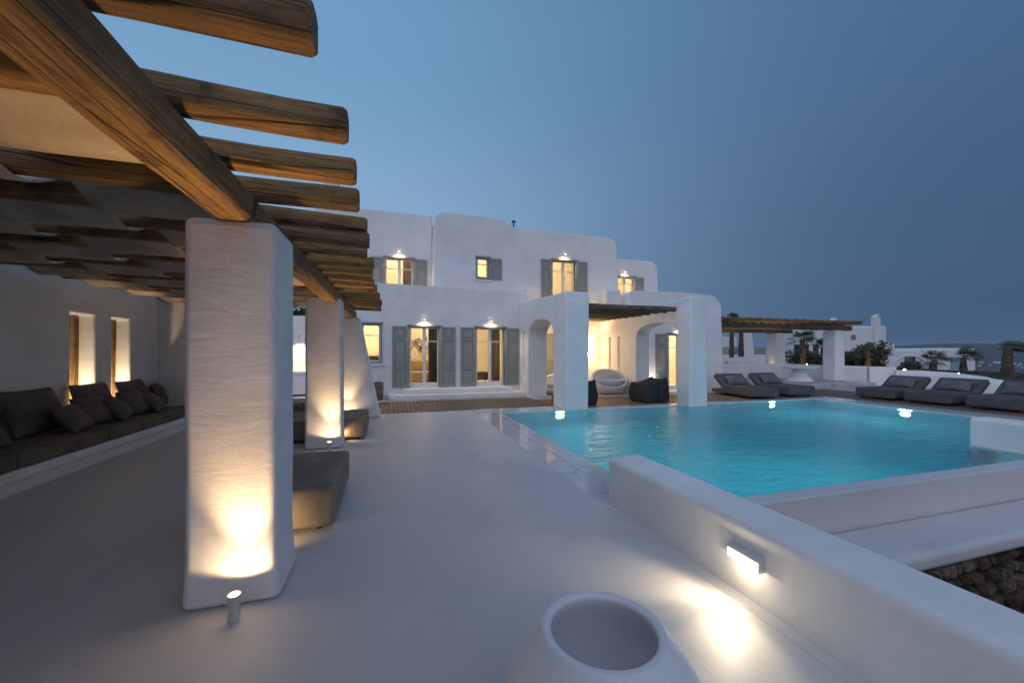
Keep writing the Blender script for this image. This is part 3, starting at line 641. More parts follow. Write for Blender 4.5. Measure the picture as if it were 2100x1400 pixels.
# warm uplights set behind the openings (outside strip lights below the sills)
for y in (8.39, 9.36):
    e = empty('uplight', (-5.25, y, .5), 'small uplight hidden on the sill of the %s slit opening' % ('nearer' if y < 9 else 'farther'), 'uplight', 'uplights in the slit openings')
    obj('housing', MB().lathe([(.03, 0), (.035, .05), (.03, .055)], 14, (-5.00, y-.17, .502)), 'darkmetal', e)
    obj('lens', MB().lathe([(.003, .056), (.026, .056), (.024, .06), (.003, .061)], 14, (-5.00, y-.17, .502)), 'bulb', e)
    lamp('SPOT', (-5.02, y-.17, .60), 62, (1, .72, .42), .03, e, rot=(R(152), 0, 0), spot_size=R(150), spot_blend=.8)
# bench cushions
SCs = []
def soft_box(x0, x1, y0, y1, z0, z1, bulge=.015, seed=0, n=6):
    mb = MB().box(x0, x1, y0, y1, z0, z1); subdiv_box(mb, n)
    c = Vector(((x0+x1)/2, (y0+y1)/2, (z0+z1)/2)); h = Vector(((x1-x0)/2, (y1-y0)/2, (z1-z0)/2))
    for v in mb.bm.verts:
        d = v.co-c; u = [d[i]/h[i] for i in range(3)]
        for i in range(3):
            if abs(u[i]) > .99:
                j, k = (i+1) % 3, (i+2) % 3; v.co[i] += math.copysign(bulge, u[i])*(1-u[j]**4)*(1-u[k]**4)
        v.co += noise.noise_vector(v.co*3+Vector((seed, 0, 0)))*.006
    return mb
yb = [-4.9, -3.35, -1.8, -.25, 1.3, 2.85, 4.35, 5.9, 7.4, 8.85, 10.3]
desc = ['nearest', 'second', 'third', 'fourth', 'fifth', 'sixth', 'seventh', 'eighth', 'ninth', 'farthest']
vis = [i for i in range(10) if yb[i+1] > 4.2]
for i in range(10):
    if i not in vis and i < 4: continue
    k = i-5
    lab = {4: 'taupe bench cushion on the white ledge, beside the left edge of the frame', 5: 'taupe bench cushion, nearest of those in view on the white ledge', 6: 'taupe bench cushion second along the white ledge, in front of the nearer slit',
           7: 'taupe bench cushion third along the white ledge, under the small leaning pillows', 8: 'taupe bench cushion fourth along the white ledge, below the slit openings', 9: 'taupe bench cushion at the far end of the white ledge by the end wall'}[i]
    tag(obj('bench_cushion', soft_box(-4.88, -4.02, yb[i]+.006, yb[i+1]-.006, .285, .455, .012, i), 'taupe', bevel=.03), lab, 'seat cushion', 'seat cushions along the built-in bench')

def pillow(w, h, t_, seed=0, n=14, pinch=.07):
    """soft pillow in local XZ plane, thickness along Y, standing on its lower edge"""
    mb = MB(); g = {}
    for s in (1, -1):
        for i in range(n+1):
            for j in range(n+1):
                u, v = -1+2*i/n, -1+2*j/n; edge = abs(u) > .999 or abs(v) > .999
                if s == -1 and edge: g[(s, i, j)] = g[(1, i, j)]; continue
                f = max(0, (1-abs(u)**2.6)*(1-abs(v)**2.6))**.55
                pu = 1-pinch*(1-v*v)*abs(u)**3; pv = 1-pinch*(1-u*u)*abs(v)**3
                cr = .16*noise.noise(Vector((u*2+seed, v*2, s*2)))+.10*noise.noise(Vector((u*5, v*5+seed, s*3)))
                g[(s, i, j)] = mb.bm.verts.new((u*w/2*pu, s*t_/2*f*(1+cr), h/2+v*h/2*pv))
    for s in (1, -1):
        for i in range(n):
            for j in range(n):
                q = [g[(s, i, j)], g[(s, i+1, j)], g[(s, i+1, j+1)], g[(s, i, j+1)]]
                mb.bm.faces.new(q if s == 1 else q[::-1])
    return mb
def place_pillow(loc, w, h, t_, rz, lean, label, m='taupe', group='throw pillows on the bench', roll=0, seed=None):
    o = obj('throw_pillow', pillow(w, h, t_, seed if seed is not None else rnd.random()*9), m, local=True)
    o.location = loc; o.rotation_euler = (Matrix.Rotation(R(rz), 4, 'Z') @ Matrix.Rotation(R(lean), 4, 'X') @ Matrix.Rotation(R(roll), 4, 'Y')).to_euler()
    md = o.modifiers.new('sub', 'SUBSURF'); md.levels = 1; md.render_levels = 1
    tag(o, label, 'pillow', group); return o
# pillow faces look toward +X: local Y -> X, so turn -90; lean back toward the wall
pil = [(-4.36, 6.05, .84, .58, -80, 32, 'large taupe pillow cut by the left edge of the picture'),
       (-4.64, 7.22, .98, .68, -88, 18, 'large square taupe pillow left of the nearer slit opening'),
       (-4.30, 7.42, .70, .46, -76, 36, 'smaller taupe pillow leaning on the large one left of the nearer slit'),
       (-4.64, 8.40, .98, .68, -86, 18, 'large square taupe pillow between the two slit openings'),
       (-4.30, 8.42, .66, .46, -70, 34, 'smaller taupe pillow leaning right below the nearer slit opening'),
       (-4.64, 9.46, .98, .66, -86, 18, 'large square taupe pillow under the farther slit opening'),
       (-4.30, 9.45, .70, .44, -72, 36, 'smaller taupe pillow leaning under the farther slit opening'),
       (-4.40, 7.92, .62, .50, -96, 26, 'taupe pillow in the gap below the nearer slit opening'),
       (-4.40, 8.95, .60, .50, -94, 26, 'taupe pillow in the gap below the farther slit opening'),
       (-4.60, 10.24, .66, .54, -70, 22, 'taupe pillow in the far corner of the bench beside the end wall')]
for x, y, w_, h_, rz, ln, lb in pil: place_pillow((x, y, .46), w_, h_, .22, rz, ln, lb)

# ================================================================== SPOTLIGHTS at the columns
def spike(x, y, label, en=130, z0=0):
    e = empty('ground_spotlight', (x, y, z0), label, 'spotlight', 'ground spotlights washing the columns')
    obj('stem', MB().lathe([(.036, 0), (.036, .012), (.030, .014), (.030, .105)], 20, (x, y, z0)), 'alu', e)
    T = Matrix.Translation((x, y, z0+.108)) @ Matrix.Rotation(R(4), 4, 'X')
    mb = MB().lathe([(.034, -.012), (.036, .0), (.036, .05), (.030, .05), (.028, .028), (.002, .026)], 22, cap=False)
    for v in mb.bm.verts: v.co = T @ v.co
    obj('head', mb, 'alu', e)
    mb = MB().lathe([(.002, .040), (.029, .040), (.029, .046), (.002, .049)], 20)
    for v in mb.bm.verts: v.co = T @ v.co
    obj('lens', mb, 'bulb', e)
    # narrow beam grazing the plaster plus the softer spill of the same lamp
    lamp('SPOT', (x+.015, y+.01, z0+.17), en*.085, (1, .66, .36), .03, e, rot=(R(180-12), 0, 0), spot_size=R(155), spot_blend=.25)
    lamp('SPOT', (x+.015, y-.005, z0+.172), en*.66, (1, .63, .32), .03, e, rot=(R(180-7), 0, 0), spot_size=R(66), spot_blend=1.0)
    lamp('SPOT', (x, y-.03, z0+.185), en*1.05, (1, .55, .17), .022, e, rot=(R(180+21), 0, 0), spot_size=R(64), spot_blend=.6)
    return e
spike(-.90, 2.76, 'small round ground spotlight in front of the nearest column')
spike(-.96, 7.00, 'ground spotlight hidden behind the ottoman at the middle column')
spike(-1.02, 10.10, 'ground spotlight washing the farthest tapered column', en=90)
spike(-.905, -1.87, 'ground spotlight at the column behind the viewer', en=50)
e = empty('ground_spotlight', (9.62, 12.9, .02), 'ground spotlight washing the wall seen through the right arch', 'spotlight')
obj('body', MB().tube((9.62, 12.95, .02), (9.62, 12.95, .13), .035), 'alu', e); lamp('SPOT', (9.62, 12.98, .17), 45, (1, .80, .60), .03, e, rot=(R(180-18), 0, 0), spot_size=R(95), spot_blend=.8)
def low_light(x, y, label, en, rz=0, dy=.04):
    e = empty('ground_spotlight', (x, y, 0), label, 'spotlight', 'ground spotlights washing the columns')
    obj('body', MB().lathe([(.036, 0), (.036, .012), (.030, .014), (.030, .13), (.02, .135)], 20, (x, y, 0)), 'alu', e)
    lamp('SPOT', (x+.02, y+dy*.4, .16), en, (1, .64, .30), .02, e, rot=(R(84), 0, R(rz)), spot_size=R(130), spot_blend=.9)
low_light(-.98, 3.47, 'ground spotlight hidden behind the nearest column', 9)
low_light(-.862, 7.645, 'ground spotlight tucked between the middle column and its ottoman', 4, -62, .035)
# ================================================================== OTTOMANS
def ottoman(x0, x1, y0, y1, label, z1=.40):
    e = empty('ottoman', ((x0+x1)/2, (y0+y1)/2, 0), label, 'ottoman', 'large square ottomans between the columns')
    obj('cushion', soft_box(x0, x1, y0, y1, .05, z1, .012, x0+y0, n=8), 'taupe_light', e, bevel=.045, seg=4)
    for a in (x0+.13, x1-.13):
        for b in (y0+.13, y1-.13): obj('foot', MB().tube((a, b, 0), (a, b, .056), .022, n=12), 'rubber', e)
    return e
ottoman(-1.50, -.50, 3.86, 5.30, 'large square khaki ottoman right behind the nearest column')
ottoman(-1.92, -.46, 7.74, 9.05, 'square khaki ottoman behind the middle column, farther along the path', .39)
# low woven fire table between the ottomans and the kitchen
e = empty('wicker_table', (-2.2, 10.7, 0), 'low dark woven table with white cushion top seen between the columns', 'table')
obj('base', MB().lathe([(.50, 0), (.55, .1), (.52, .34), (.46, .36)], 28, (-2.35, 11.0, 0)), 'wicker', e)
obj('top', MB().lathe([(.44, .361), (.46, .38), (.30, .43), (.02, .44)], 24, (-2.35, 11.0, 0)), 'sail', e)
# outdoor kitchen
K = empty('outdoor_kitchen', (-2.9, 16.4, 0), 'white outdoor kitchen counter glowing under a hanging lamp beyond the columns', 'kitchen')
obj('wall', MB().box(-5.0, -2.62, 16.75, 17.1, -.2, 2.98), 'plaster', K, bevel=.05)
obj('counter', MB().box(-4.6, -2.63, 16.15, 16.745, .06, .80), 'plaster', K, bevel=.01); obj('worktop', MB().box(-4.65, -2.62, 16.08, 16.748, .801, .90), 'plaster', K, bevel=.01)
obj('plinth', MB().box(-4.6, -2.63, 16.2, 16.74, .001, .059), 'dark', K)
e = empty('wall_lamp', (-3.28, 16.74, 2.05), 'small spotlight washing the outdoor kitchen wall', 'wall lamp')
obj('arm', MB().tube((-3.28, 16.76, 2.25), (-3.28, 16.45, 2.2), .012), 'darkmetal', e); obj('shade', MB().lathe([(.02, .06), (.055, -.03), (.05, -.03), (.015, .05)], 16, (-3.28, 16.45, 2.14), cap=False), 'alu', e)
obj('bulb', MB().lathe([(.003, -.02), (.03, -.01), (.003, .03)], 12, (-3.28, 16.45, 2.14)), 'bulb', e)
lamp('SPOT', (-3.28, 16.45, 2.10), 130, (1, .70, .36), .03, e, rot=(R(12), 0, 0), spot_size=R(100), spot_blend=.6)
e = empty('storage_basket', (-.46, 13.5, 0), 'tall woven basket standing by the house wall left of the steps', 'basket')
obj('basket', MB().lathe([(.17, 0), (.2, .1), (.21, .58), (.19, .62), (.17, .60), (.02, .55)], 22, (-.46, 13.85, .0)), 'wicker', e)

# ================================================================== LOW WALL + step light
LW = tag(obj('low_wall', subdiv_box(MB().box(2.23, 2.64, -5, 3.83, -.05, .48), 0), 'plaster', bevel=.06, seg=5), 'low white wall beside the path with a recessed step light, in the right foreground', 'wall')
e = empty('step_light', (2.225, 2.05, .2), 'small rectangular downlight fixed to the low white wall', 'step light')
mb = MB().prism([(2.228, .295), (2.190, .285), (2.165, .225), (2.165, .215), (2.228, .215)], 'y', 1.925, 2.165)
obj('housing', MB().prism([(2.229, .315), (2.180, .302), (2.175, .292), (2.229, .292)], 'y', 1.92, 2.17).box(2.18, 2.229, 1.92, 1.926, .225, .2915).box(2.18, 2.229, 2.164, 2.17, .225, .2915), 'alu', e, smooth=False)
obj('diffuser', MB().prism([(2.228, .290), (2.186, .290), (2.176, .232), (2.228, .228)], 'y', 1.928, 2.162), 'bulb_soft', e, smooth=False)
for y_, a_, en_ in ((1.95, 66, 22), (1.97, 45, 9), (2.045, 0, 4.5), (2.12, -45, 9), (2.14, -66, 25)): lamp('SPOT', (2.150, y_, .222), en_, (1, .80, .50), .012, e, rot=(Matrix.Rotation(R(a_), 3, 'X') @ Matrix.Rotation(R(40), 3, 'Y')).to_euler(), spot_size=R(60 if abs(a_) > 60 else 84), spot_blend=1)
lamp('POINT', (2.13, 2.045, .215), 1.6, (1, .82, .56), .015, e)
# block wall in the pool at the right
tag(obj('divider_wall', MB().box(9.62, 10.06, 1.5, 4.34, -.4, .47), 'plaster', bevel=.06, seg=5), 'low white block wall at the right edge of the pool', 'wall')

# ================================================================== PLANTER in the foreground
e = empty('egg_planter', (.765, 1.34, 0), 'white hollow egg shaped planter at the bottom of the picture', 'planter')
mb = MB(); outer = [(.20, .0), (.30, .04), (.37, .14), (.392, .26), (.365, .38), (.288, .49), (.240, .550)]
mb.lathe(outer[:1]+outer+[(.232, .562), (.222, .566), (.206, .565), (.190, .552), (.212, .50), (.262, .40), (.25, .24), (.17, .12), (.105, .10), (.10, .085), (.002, .08)], 64, (.765, 1.34, 0), cap=False)
o = obj('shell', mb, 'plastic', e); md = o.modifiers.new('sub', 'SUBSURF'); md.levels = 1; md.render_levels = 2

# ================================================================== POOL LAMPS
def pool_lamp(x, y, nrm, label, en=30):
    e = empty('pool_lamp', (x, y, -.15), label, 'pool lamp', 'round underwater lamps on the pool walls')
    u = Vector(nrm); T = Matrix.Translation((x, y, -.15)) @ u.to_track_quat('Z', 'Y').to_matrix().to_4x4() @ Matrix.Diagonal((1.45, .75, 1, 1))
    mb = MB().lathe([(.105, .0), (.11, .02), (.092, .03), (.086, .015)], 28, cap=False)
    for v in mb.bm.verts: v.co = T @ v.co
    obj('ring', mb, 'metal', e)
    mb = MB().lathe([(.002, .012), (.085, .012), (.085, .02), (.04, .034), (.002, .038)], 24)
    for v in mb.bm.verts: v.co = T @ v.co
    obj('lens', mb, 'poolbulb', e)
    return e
pool_lamp(4.42, 10.10, (0, -1, 0), 'glowing underwater lamp in the far pool wall below the left pillar')
pool_lamp(12.0, 10.10, (0, -1, 0), 'glowing underwater lamp in the far pool wall below the two loungers')
pool_lamp(13.90, 7.55, (-1, 0, 0), 'glowing underwater lamp in the right pool wall below the three loungers')
pool_lamp(2.81, 5.2, (1, 0, 0), 'underwater lamp in the near left pool wall behind the low wall', en=22)
pool_lamp(6.4, 3.49, (0, 1, 0), 'underwater lamp in the near pool wall facing the house', en=16)

# ================================================================== SUN BEDS
def bed_root(loc, rz, label, group='upholstered sun beds round the pool', up=32):
    """foot end at local -Y, headrest at +Y, 1.12 wide and 2.05 long"""
    e = empty('sun_bed', loc, label, 'sun bed', group, R(rz))
    obj('mattress', soft_box(-.56, .56, 0, 1.42, .07, .375, .012, loc[0]), 'charcoal', e, bevel=.03, seg=3, local=True)
    obj('base', soft_box(-.56, .56, 1.421, 2.02, .07, .20, .004, loc[0]+2), 'charcoal', e, bevel=.02, local=True)
    mb = soft_box(-.56, .56, 0, .66, 0, .17, .012, loc[0]+1)
    T = Matrix.Translation((0, 1.40, .235)) @ Matrix.Rotation(R(up+7), 4, 'X')
    for v in mb.bm.verts: v.co = T @ v.co
    obj('headrest', mb, 'charcoal', e, bevel=.03, local=True)
    for a in (-.44, .44):
        for b in (.14, 1.88): obj('foot', MB().tube((a, b, 0), (a, b, .09), .025, n=10), 'rubber', e, local=True)
    return e
def bed(loc, rz, label, pl, up=32, prx=0):
    e = bed_root(loc, rz, label, up=up)
    T = Matrix.Translation(loc) @ Matrix.Rotation(R(rz), 4, 'Z')
    o = obj('bed_pillow', pillow(.84, .44, .19, rnd.random()*9), 'charcoal_light', local=True)
    o.matrix_world = T @ Matrix.Translation((prx, 1.22, .39)) @ Matrix.Rotation(R(-44), 4, 'X')
    md = o.modifiers.new('sub', 'SUBSURF'); md.levels = 1; md.render_levels = 1
    tag(o, pl, 'pillow', 'pillows on the sun beds')
    return e
bed((12.18, 10.50, .012), -8, 'charcoal sun bed next to the right pillar of the porch', 'charcoal pillow on the sun bed next to the right pillar')
bed((13.95, 10.55, .012), -6, 'charcoal sun bed, right one of the two across the pool', 'charcoal pillow on the right one of the two beds across the pool')
bed((15.60, 9.35, .012), -90, 'charcoal sun bed, leftmost of the three along the right pool side', 'rolled charcoal pillow on the leftmost of the three right hand beds', up=30)
bed((15.62, 7.98, .012), -90, 'charcoal sun bed, middle of the three along the right pool side', 'charcoal pillow on the middle bed of the three at right', up=30)
bed((15.62, 6.55, .012), -90, 'charcoal sun bed cut by the right edge of the picture', 'charcoal pillow on the bed cut by the right edge', up=30)

# ================================================================== BEAN BAGS
def bag(cx, cy, w, d, h, rz, label, seed):
    e = empty('bean_bag', (cx, cy, .012), label, 'bean bag', 'black bean bag cubes on the porch deck', R(rz))
    mb = MB().box(-w/2, w/2, -d/2, d/2, 0, h); subdiv_box(mb, 9)
    for v in mb.bm.verts:
        u = Vector((v.co.x/(w/2), v.co.y/(d/2), 2*v.co.z/h-1)); zz = (u.z+1)/2
        bul = 1+.09*(1-abs(u.z)**2)-(.10*zz)
        v.co.x *= bul; v.co.y *= bul
        if u.z > .98: v.co.z += .10*(u.x**2+u.y**2)/2*(1+.5*u.x)-.09*(1-u.x*u.x)*(1-u.y*u.y)+.05*u.x
        cor = max(0, abs(u.x)*abs(u.y)-.75)*.12; v.co.x += math.copysign(cor, u.x)*zz; v.co.y += math.copysign(cor, u.y)*zz
        v.co += noise.noise_vector(v.co*3.4+Vector((seed, 0, 0)))*.03
        if u.z < -.98: v.co.z = max(0, v.co.z)*0
    o = obj('bag', mb, 'black_bag', e, local=True, smooth=True); md = o.modifiers.new('sub', 'SUBSURF'); md.levels = 1; md.render_levels = 2
    mb = MB()
    for k in range(9): mb.box(-.006, .006, -d/2*1.11-.012+.014*abs(k/8*2-1)**2, -d/2*1.10+.03, h*(.06+.82*k/9), h*(.06+.82*(k+1)/9))
    obj('seam', mb, 'rubber', e, local=True)
    return e
bag(8.02, 11.12, .92, .80, .62, 5, 'black bean bag cube between the two white pillars in the porch opening', 2)
bag(5.62, 11.30, .80, .84, .60, -4, 'black bean bag half hidden behind the left white pillar', 6)

# ================================================================== EGG SEATS
def egg(cx, cy, rz, label, s=1.0):
    e = empty('egg_chair', (cx, cy, .02), label, 'egg chair', 'white egg shaped seats in the porch', R(rz))
    mb = MB(); bmesh.ops.create_uvsphere(mb.bm, u_segments=48, v_segments=28, radius=1)
    for v in mb.bm.verts:
        z = v.co.z; k = 1-.10*z
        v.co = Vector((v.co.x*.60*k*s, v.co.y*.52*k*s, (.40+z*.42)*s))
        if v.co.z < .05: v.co.z = .0+max(v.co.z, -.02)*.3+.006
    nrm = Vector((-.18, -.55, .82)).normalized()
    bmesh.ops.bisect_plane(mb.bm, geom=mb.bm.verts[:]+mb.bm.edges[:]+mb.bm.faces[:], plane_co=Vector((0, -.05, .55*s)), plane_no=nrm, clear_outer=True)
    o = obj('shell', mb, 'plastic', e, local=True); md = o.modifiers.new('s', 'SOLIDIFY'); md.thickness = .05; md.offset = -1
    bv = o.modifiers.new('b', 'BEVEL'); bv.width = .015; bv.segments = 3; bv.limit_method = 'ANGLE'; bv.angle_limit = R(50)
    # concave seat dish inside
    mb = MB(); mb.lathe([(.05*s, .16*s), (.25*s, .19*s), (.42*s, .30*s), (.47*s, .42*s)], 40, cap=False)
    mb.bm.faces.new([v for v in mb.bm.verts[:40]][::-1])
    obj('seat', mb, 'plastic', e, local=True, fix=False)
    return e
egg(7.95, 13.55, 12, 'white egg shaped seat with scooped opening in the right rear corner of the porch', 1.25)
egg(5.95, 14.0, -20, 'white egg shaped seat seen through the left arch', 1.0)
e = empty('lantern', (4.85, 11.42, .012), 'small dark woven lantern on the deck inside the left arch', 'lantern')
obj('body', MB().box(4.76, 4.96, 11.32, 11.52, .013, .30), 'wicker', e, bevel=.01); obj('handle', MB().tube((4.78, 11.42, .30), (4.82, 11.42, .41), .007).tube((4.82, 11.42, .41), (4.90, 11.42, .41), .007).tube((4.90, 11.42, .41), (4.94, 11.42, .30), .007), 'darkmetal', e)

# ================================================================== SECOND PERGOLA on the raised terrace
P2 = empty('pergola', (20, 16, .15), 'smaller log pergola with white square columns on the raised terrace at right', 'pergola')
def col2(x0, x1, y0, y1, z):
    obj('column', MB().prism([(x0-.03, .15), (x0, z), (x1, z), (x1+.03, .15)], 'y', y0, y1), 'plaster', P2, bevel=.07, seg=4)
col2(21.30, 21.95, 14.40, 15.05, 2.70); col2(21.15, 21.85, 17.5, 18.2, 2.70); col2(13.4, 14.05, 14.5, 15.1, 2.70)
for (x, y, L_, z, r_) in ((12.8, 14.72, 10.0, 2.84, .15), (12.8, 17.85, 9.9, 2.84, .15)):
    o = obj('beam', log_mb(L_, r_, int(y), n=10, sq=.2), 'wood_grey', P2, local=True); o.location = Vector((x, y, z))-P2.location
for i in range(18):
    x = 13.1+.53*i
    o = obj('rafter', log_mb(5.3, .085, 300+i, n=8, sq=.15), 'wood', P2, local=True); o.location = Vector((x, 13.75, 3.06))-P2.location; o.rotation_euler = (0, 0, R(90+rnd.uniform(-.6, .6)))
e = empty('ground_spotlight', (21.1, 17.2, .15), 'ground spotlight washing the far column of the smaller pergola', 'spotlight')
obj('body', MB().tube((21.0, 17.6, .15), (21.0, 17.6, .27), .035), 'alu', e); lamp('SPOT', (21.0, 17.7, .3), 60, (1, .66, .32), .03, e, rot=(R(180-4), R(-4), 0), spot_size=R(50), spot_blend=.8)
e = empty('ground_spotlight', (16.5, 15.8, .15), 'warm ground spotlight under the smaller pergola behind the first sun bed', 'spotlight')
obj('body', MB().tube((16.5, 15.8, .15), (16.5, 15.8, .27), .04), 'alu', e); lamp('SPOT', (16.5, 15.8, .3), 420, (1, .60, .26), .04, e, rot=(R(180), 0, 0), spot_size=R(110), spot_blend=.8)
# round stone table
e = empty('round_table', (19.9, 15.2, .15), 'white round pedestal table flaring at its foot under the smaller pergola', 'table')
obj('pedestal', MB().lathe([(.62, 0), (.60, .02), (.42, .20), (.30, .44), (.27, .58)], 32, (19.9, 15.2, .15)), 'plaster', e)
obj('top', MB().lathe([(.27, .581), (.70, .62), (.78, .66), (.78, .70), (.02, .71)], 40, (19.9, 15.2, .15)), 'plaster', e)

def path_wall(pts, th, label, z0=-.3, name='low_wall', m='plaster', bev=.12, extra='low white walls of the raised terrace'):
    """wall along a plan path; every point has its own top height"""
    P = [Vector((p[0], p[1], 0)) for p in pts]; mb = MB(); rings = []
    for i, p in enumerate(P):
        a = P[max(i-1, 0)]; b = P[min(i+1, len(P)-1)]; d = (b-a).normalized(); n = Vector((-d.y, d.x, 0))*th/2; zt = pts[i][2]
        ring = [p-n+Vector((0, 0, z0))]
        r = min(bev, th*.45)
        for k in range(5):
            an = R(180-90*k/4); ring.append(p-n+n.normalized()*(r+r*math.cos(an))+Vector((0, 0, zt-r+r*math.sin(an))))
        for k in range(5):
            an = R(90-90*k/4); ring.append(p+n-n.normalized()*(r-r*math.cos(an))+Vector((0, 0, zt-r+r*math.sin(an))))
        ring.append(p+n+Vector((0, 0, z0))); rings.append(ring)
    mb.rings(rings)
    return tag(obj(name, mb, m), label, 'wall', extra)
path_wall([(22.2, 13.6, .92), (21.9, 15.2, .92), (21.6, 16.6, .94), (20.4, 17.9, .95), (18.4, 18.9, .95)], .35, 'low white wall curving behind the round table')
path_wall([(14.5, 18.3, 1.05), (16.0, 18.1, 1.08), (17.6, 17.9, 1.08)], .45, 'low white wall block behind the first two sun beds', bev=.08)
path_wall([(23.0, 12.9, .9), (22.35, 13.6, .9)], .4, 'short white wall piece stepping forward right of the pergola column', bev=.06)
path_wall([(22.9, 12.8, .76), (23.3, 12.1, .76), (23.2, 11.0, .72), (22.9, 9.9, .62), (22.8, 9.6, .55), (22.8, 9.2, .50), (22.6, 8.1, .42), (22.5, 7.4, .36), (22.4, 7.0, .22), (22.4, 6.7, .0)], .6, 'long low white wall with rounded top behind the three right hand sun beds', bev=.25)
# warm light low on that wall
lamp('POINT', (21.5, 7.7, .25), 14, (1, .75, .5), .05)

# ================================================================== PLANTS
def palm(x, y, z, h, cr, label, seed, wind=.5, r0=.17, nf=26, lean=(0, 0), squash=1):
    rg = random.Random(seed); e = empty('palm_tree', (x, y, z), label, 'palm tree', 'wind blown palms behind the terrace')
    mb = MB(); rings = []; n = 12; m_ = max(8, int(h/.07))
    for i in range(m_+1):
        t_ = i/m_; rr = r0*(1-.35*t_)*(1.0+.16*(i % 2)) + rg.uniform(-.01, .01)
        rings.append([(lean[0]*t_*t_+rr*math.cos(2*PI*k/n+i*.26)*(1+rg.uniform(-.12, .12)), lean[1]*t_*t_+rr*math.sin(2*PI*k/n+i*.26)*(1+rg.uniform(-.12, .12)), h*t_) for k in range(n)])
    mb.rings(rings)
    for i in range(int(h*26)):   # old leaf bases
        t_ = rg.uniform(.02, 1); a = rg.uniform(0, 2*PI); rr = r0*(1-.35*t_); p = Vector((lean[0]*t_*t_+rr*math.cos(a), lean[1]*t_*t_+rr*math.sin(a), h*t_))
        d = Vector((math.cos(a)*.55, math.sin(a)*.55, .8)); s = Vector((-math.sin(a), math.cos(a), 0))*.035
        mb.poly([p-s, p+s, p+d*.11+s*.3, p+d*.11-s*.3, p-Vector((d.x, d.y, 0))*.03+Vector((0, 0, .03))], [(0, 1, 2, 3), (0, 3, 4), (1, 4, 2)])
    obj('trunk', mb, 'trunk', e, local=True, smooth=False)
    mb = MB(); top = Vector((lean[0], lean[1], h))
    for f in range(nf):
        a = rg.uniform(0, 2*PI); el = rg.uniform(-.25, 1.25); d = Vector((math.cos(a)*math.cos(el), math.sin(a)*math.cos(el), math.sin(el)))
        d = (d+Vector((.72, -.30, .05))*wind*1.0).normalized(); Ls = cr*rg.uniform(.75, 1.1); stalk = Ls*.42
        p = top+Vector((0, 0, -.03)); q = p+d*stalk; mb.tube(p, q, .012, .007, n=4)
        side = d.cross(Vector((0, 0, 1)));
        if side.length < .1: side = Vector((1, 0, 0))
        side.normalize(); upv = side.cross(d).normalized()
        nl = 17
        for k in range(nl):
            b = R(-78+156*k/(nl-1)); dd = (d*math.cos(b)+side*math.sin(b)).normalized(); ll = Ls*.62*(.72+.28*math.cos(b))*rg.uniform(.85, 1.1)
            w_ = side*math.cos(b)*.020-d*math.sin(b)*.020; sag = Vector((wind*.35, -wind*.12, -.42))*ll*rg.uniform(.6, 1.25)
            m1 = q+dd*ll*.55+upv*.01+sag*.22; m2 = q+dd*ll*.92+sag*.95
            mb.poly([q-w_*.5, q+w_*.5, m1+w_, m1-w_, m2], [(0, 1, 2, 3), (3, 2, 4)])
    obj('crown', mb, 'leaf', e, local=True, smooth=False, fix=False)
    return e
def bush(x, y, z, w, h, label, seed, n=900, ls=.07, name='bush', cat='bush', group='garden bushes beyond the terrace wall'):
    rg = random.Random(seed); e = empty(name, (x, y, z), label, cat, group); mb = MB()
    for k in range(7):
        a = rg.uniform(0, 2*PI); mb.tube((0, 0, 0), (w*.3*math.cos(a), w*.3*math.sin(a), h*rg.uniform(.5, .8)), .03, .012, n=6)
    obj('stem', mb, 'trunk', e, local=True)
    mb = MB(); cl = [(Vector((rg.uniform(-.36, .36)*w, rg.uniform(-.36, .36)*w, h*rg.uniform(.22, .80))), rg.uniform(.13, .24)*w) for _ in range(16)]
    for i in range(n):
        c, r_ = rg.choice(cl); d = Vector((rg.gauss(0, 1), rg.gauss(0, 1), rg.gauss(0, 1))).normalized(); p = c+d*r_*rg.uniform(.55, 1.1)
        u = Vector((rg.gauss(0, 1), rg.gauss(0, 1), rg.gauss(0, 1))).normalized(); v = u.orthogonal().normalized()*ls*.45; u = u*ls*rg.uniform(.7, 1.3)
        if p.z < .02: p.z = .02
        mb.poly([p-u, p+v, p+u, p-v], [(0, 1, 2, 3)])
    obj('foliage', mb, 'scrub', e, local=True, smooth=False, fix=False)
    return e

# ================================================================== GARDEN and FAR BUILDINGS
mb = MB(); nx, ny = 26, 22; V = {}
for i in range(nx+1):
    for j in range(ny+1):
        x = 22.9+i*1.3; y = -4+j*2.0
        zz = .66-.035*(x-24)-.05*max(0, 19-y)+.05*noise.noise(Vector((x*.6, y*.6, 0)))
        if y < 12: zz = min(zz, .15)
        if x < 23.6 and y < 13.5: zz = min(zz, -.25)
        zz = max(zz, -.3); V[i, j] = mb.bm.verts.new((x, y, zz))
for i in range(nx):
    for j in range(ny): mb.bm.faces.new((V[i, j], V[i+1, j], V[i+1, j+1], V[i, j+1]))
struct('garden_soil', mb, 'earth')
struct('slope', MB().poly([(9, 21.1, -.3), (23, 21.1, .3), (23, 40.1, .6), (9, 40, 1.0)], [(0, 1, 2, 3)]), 'earth')
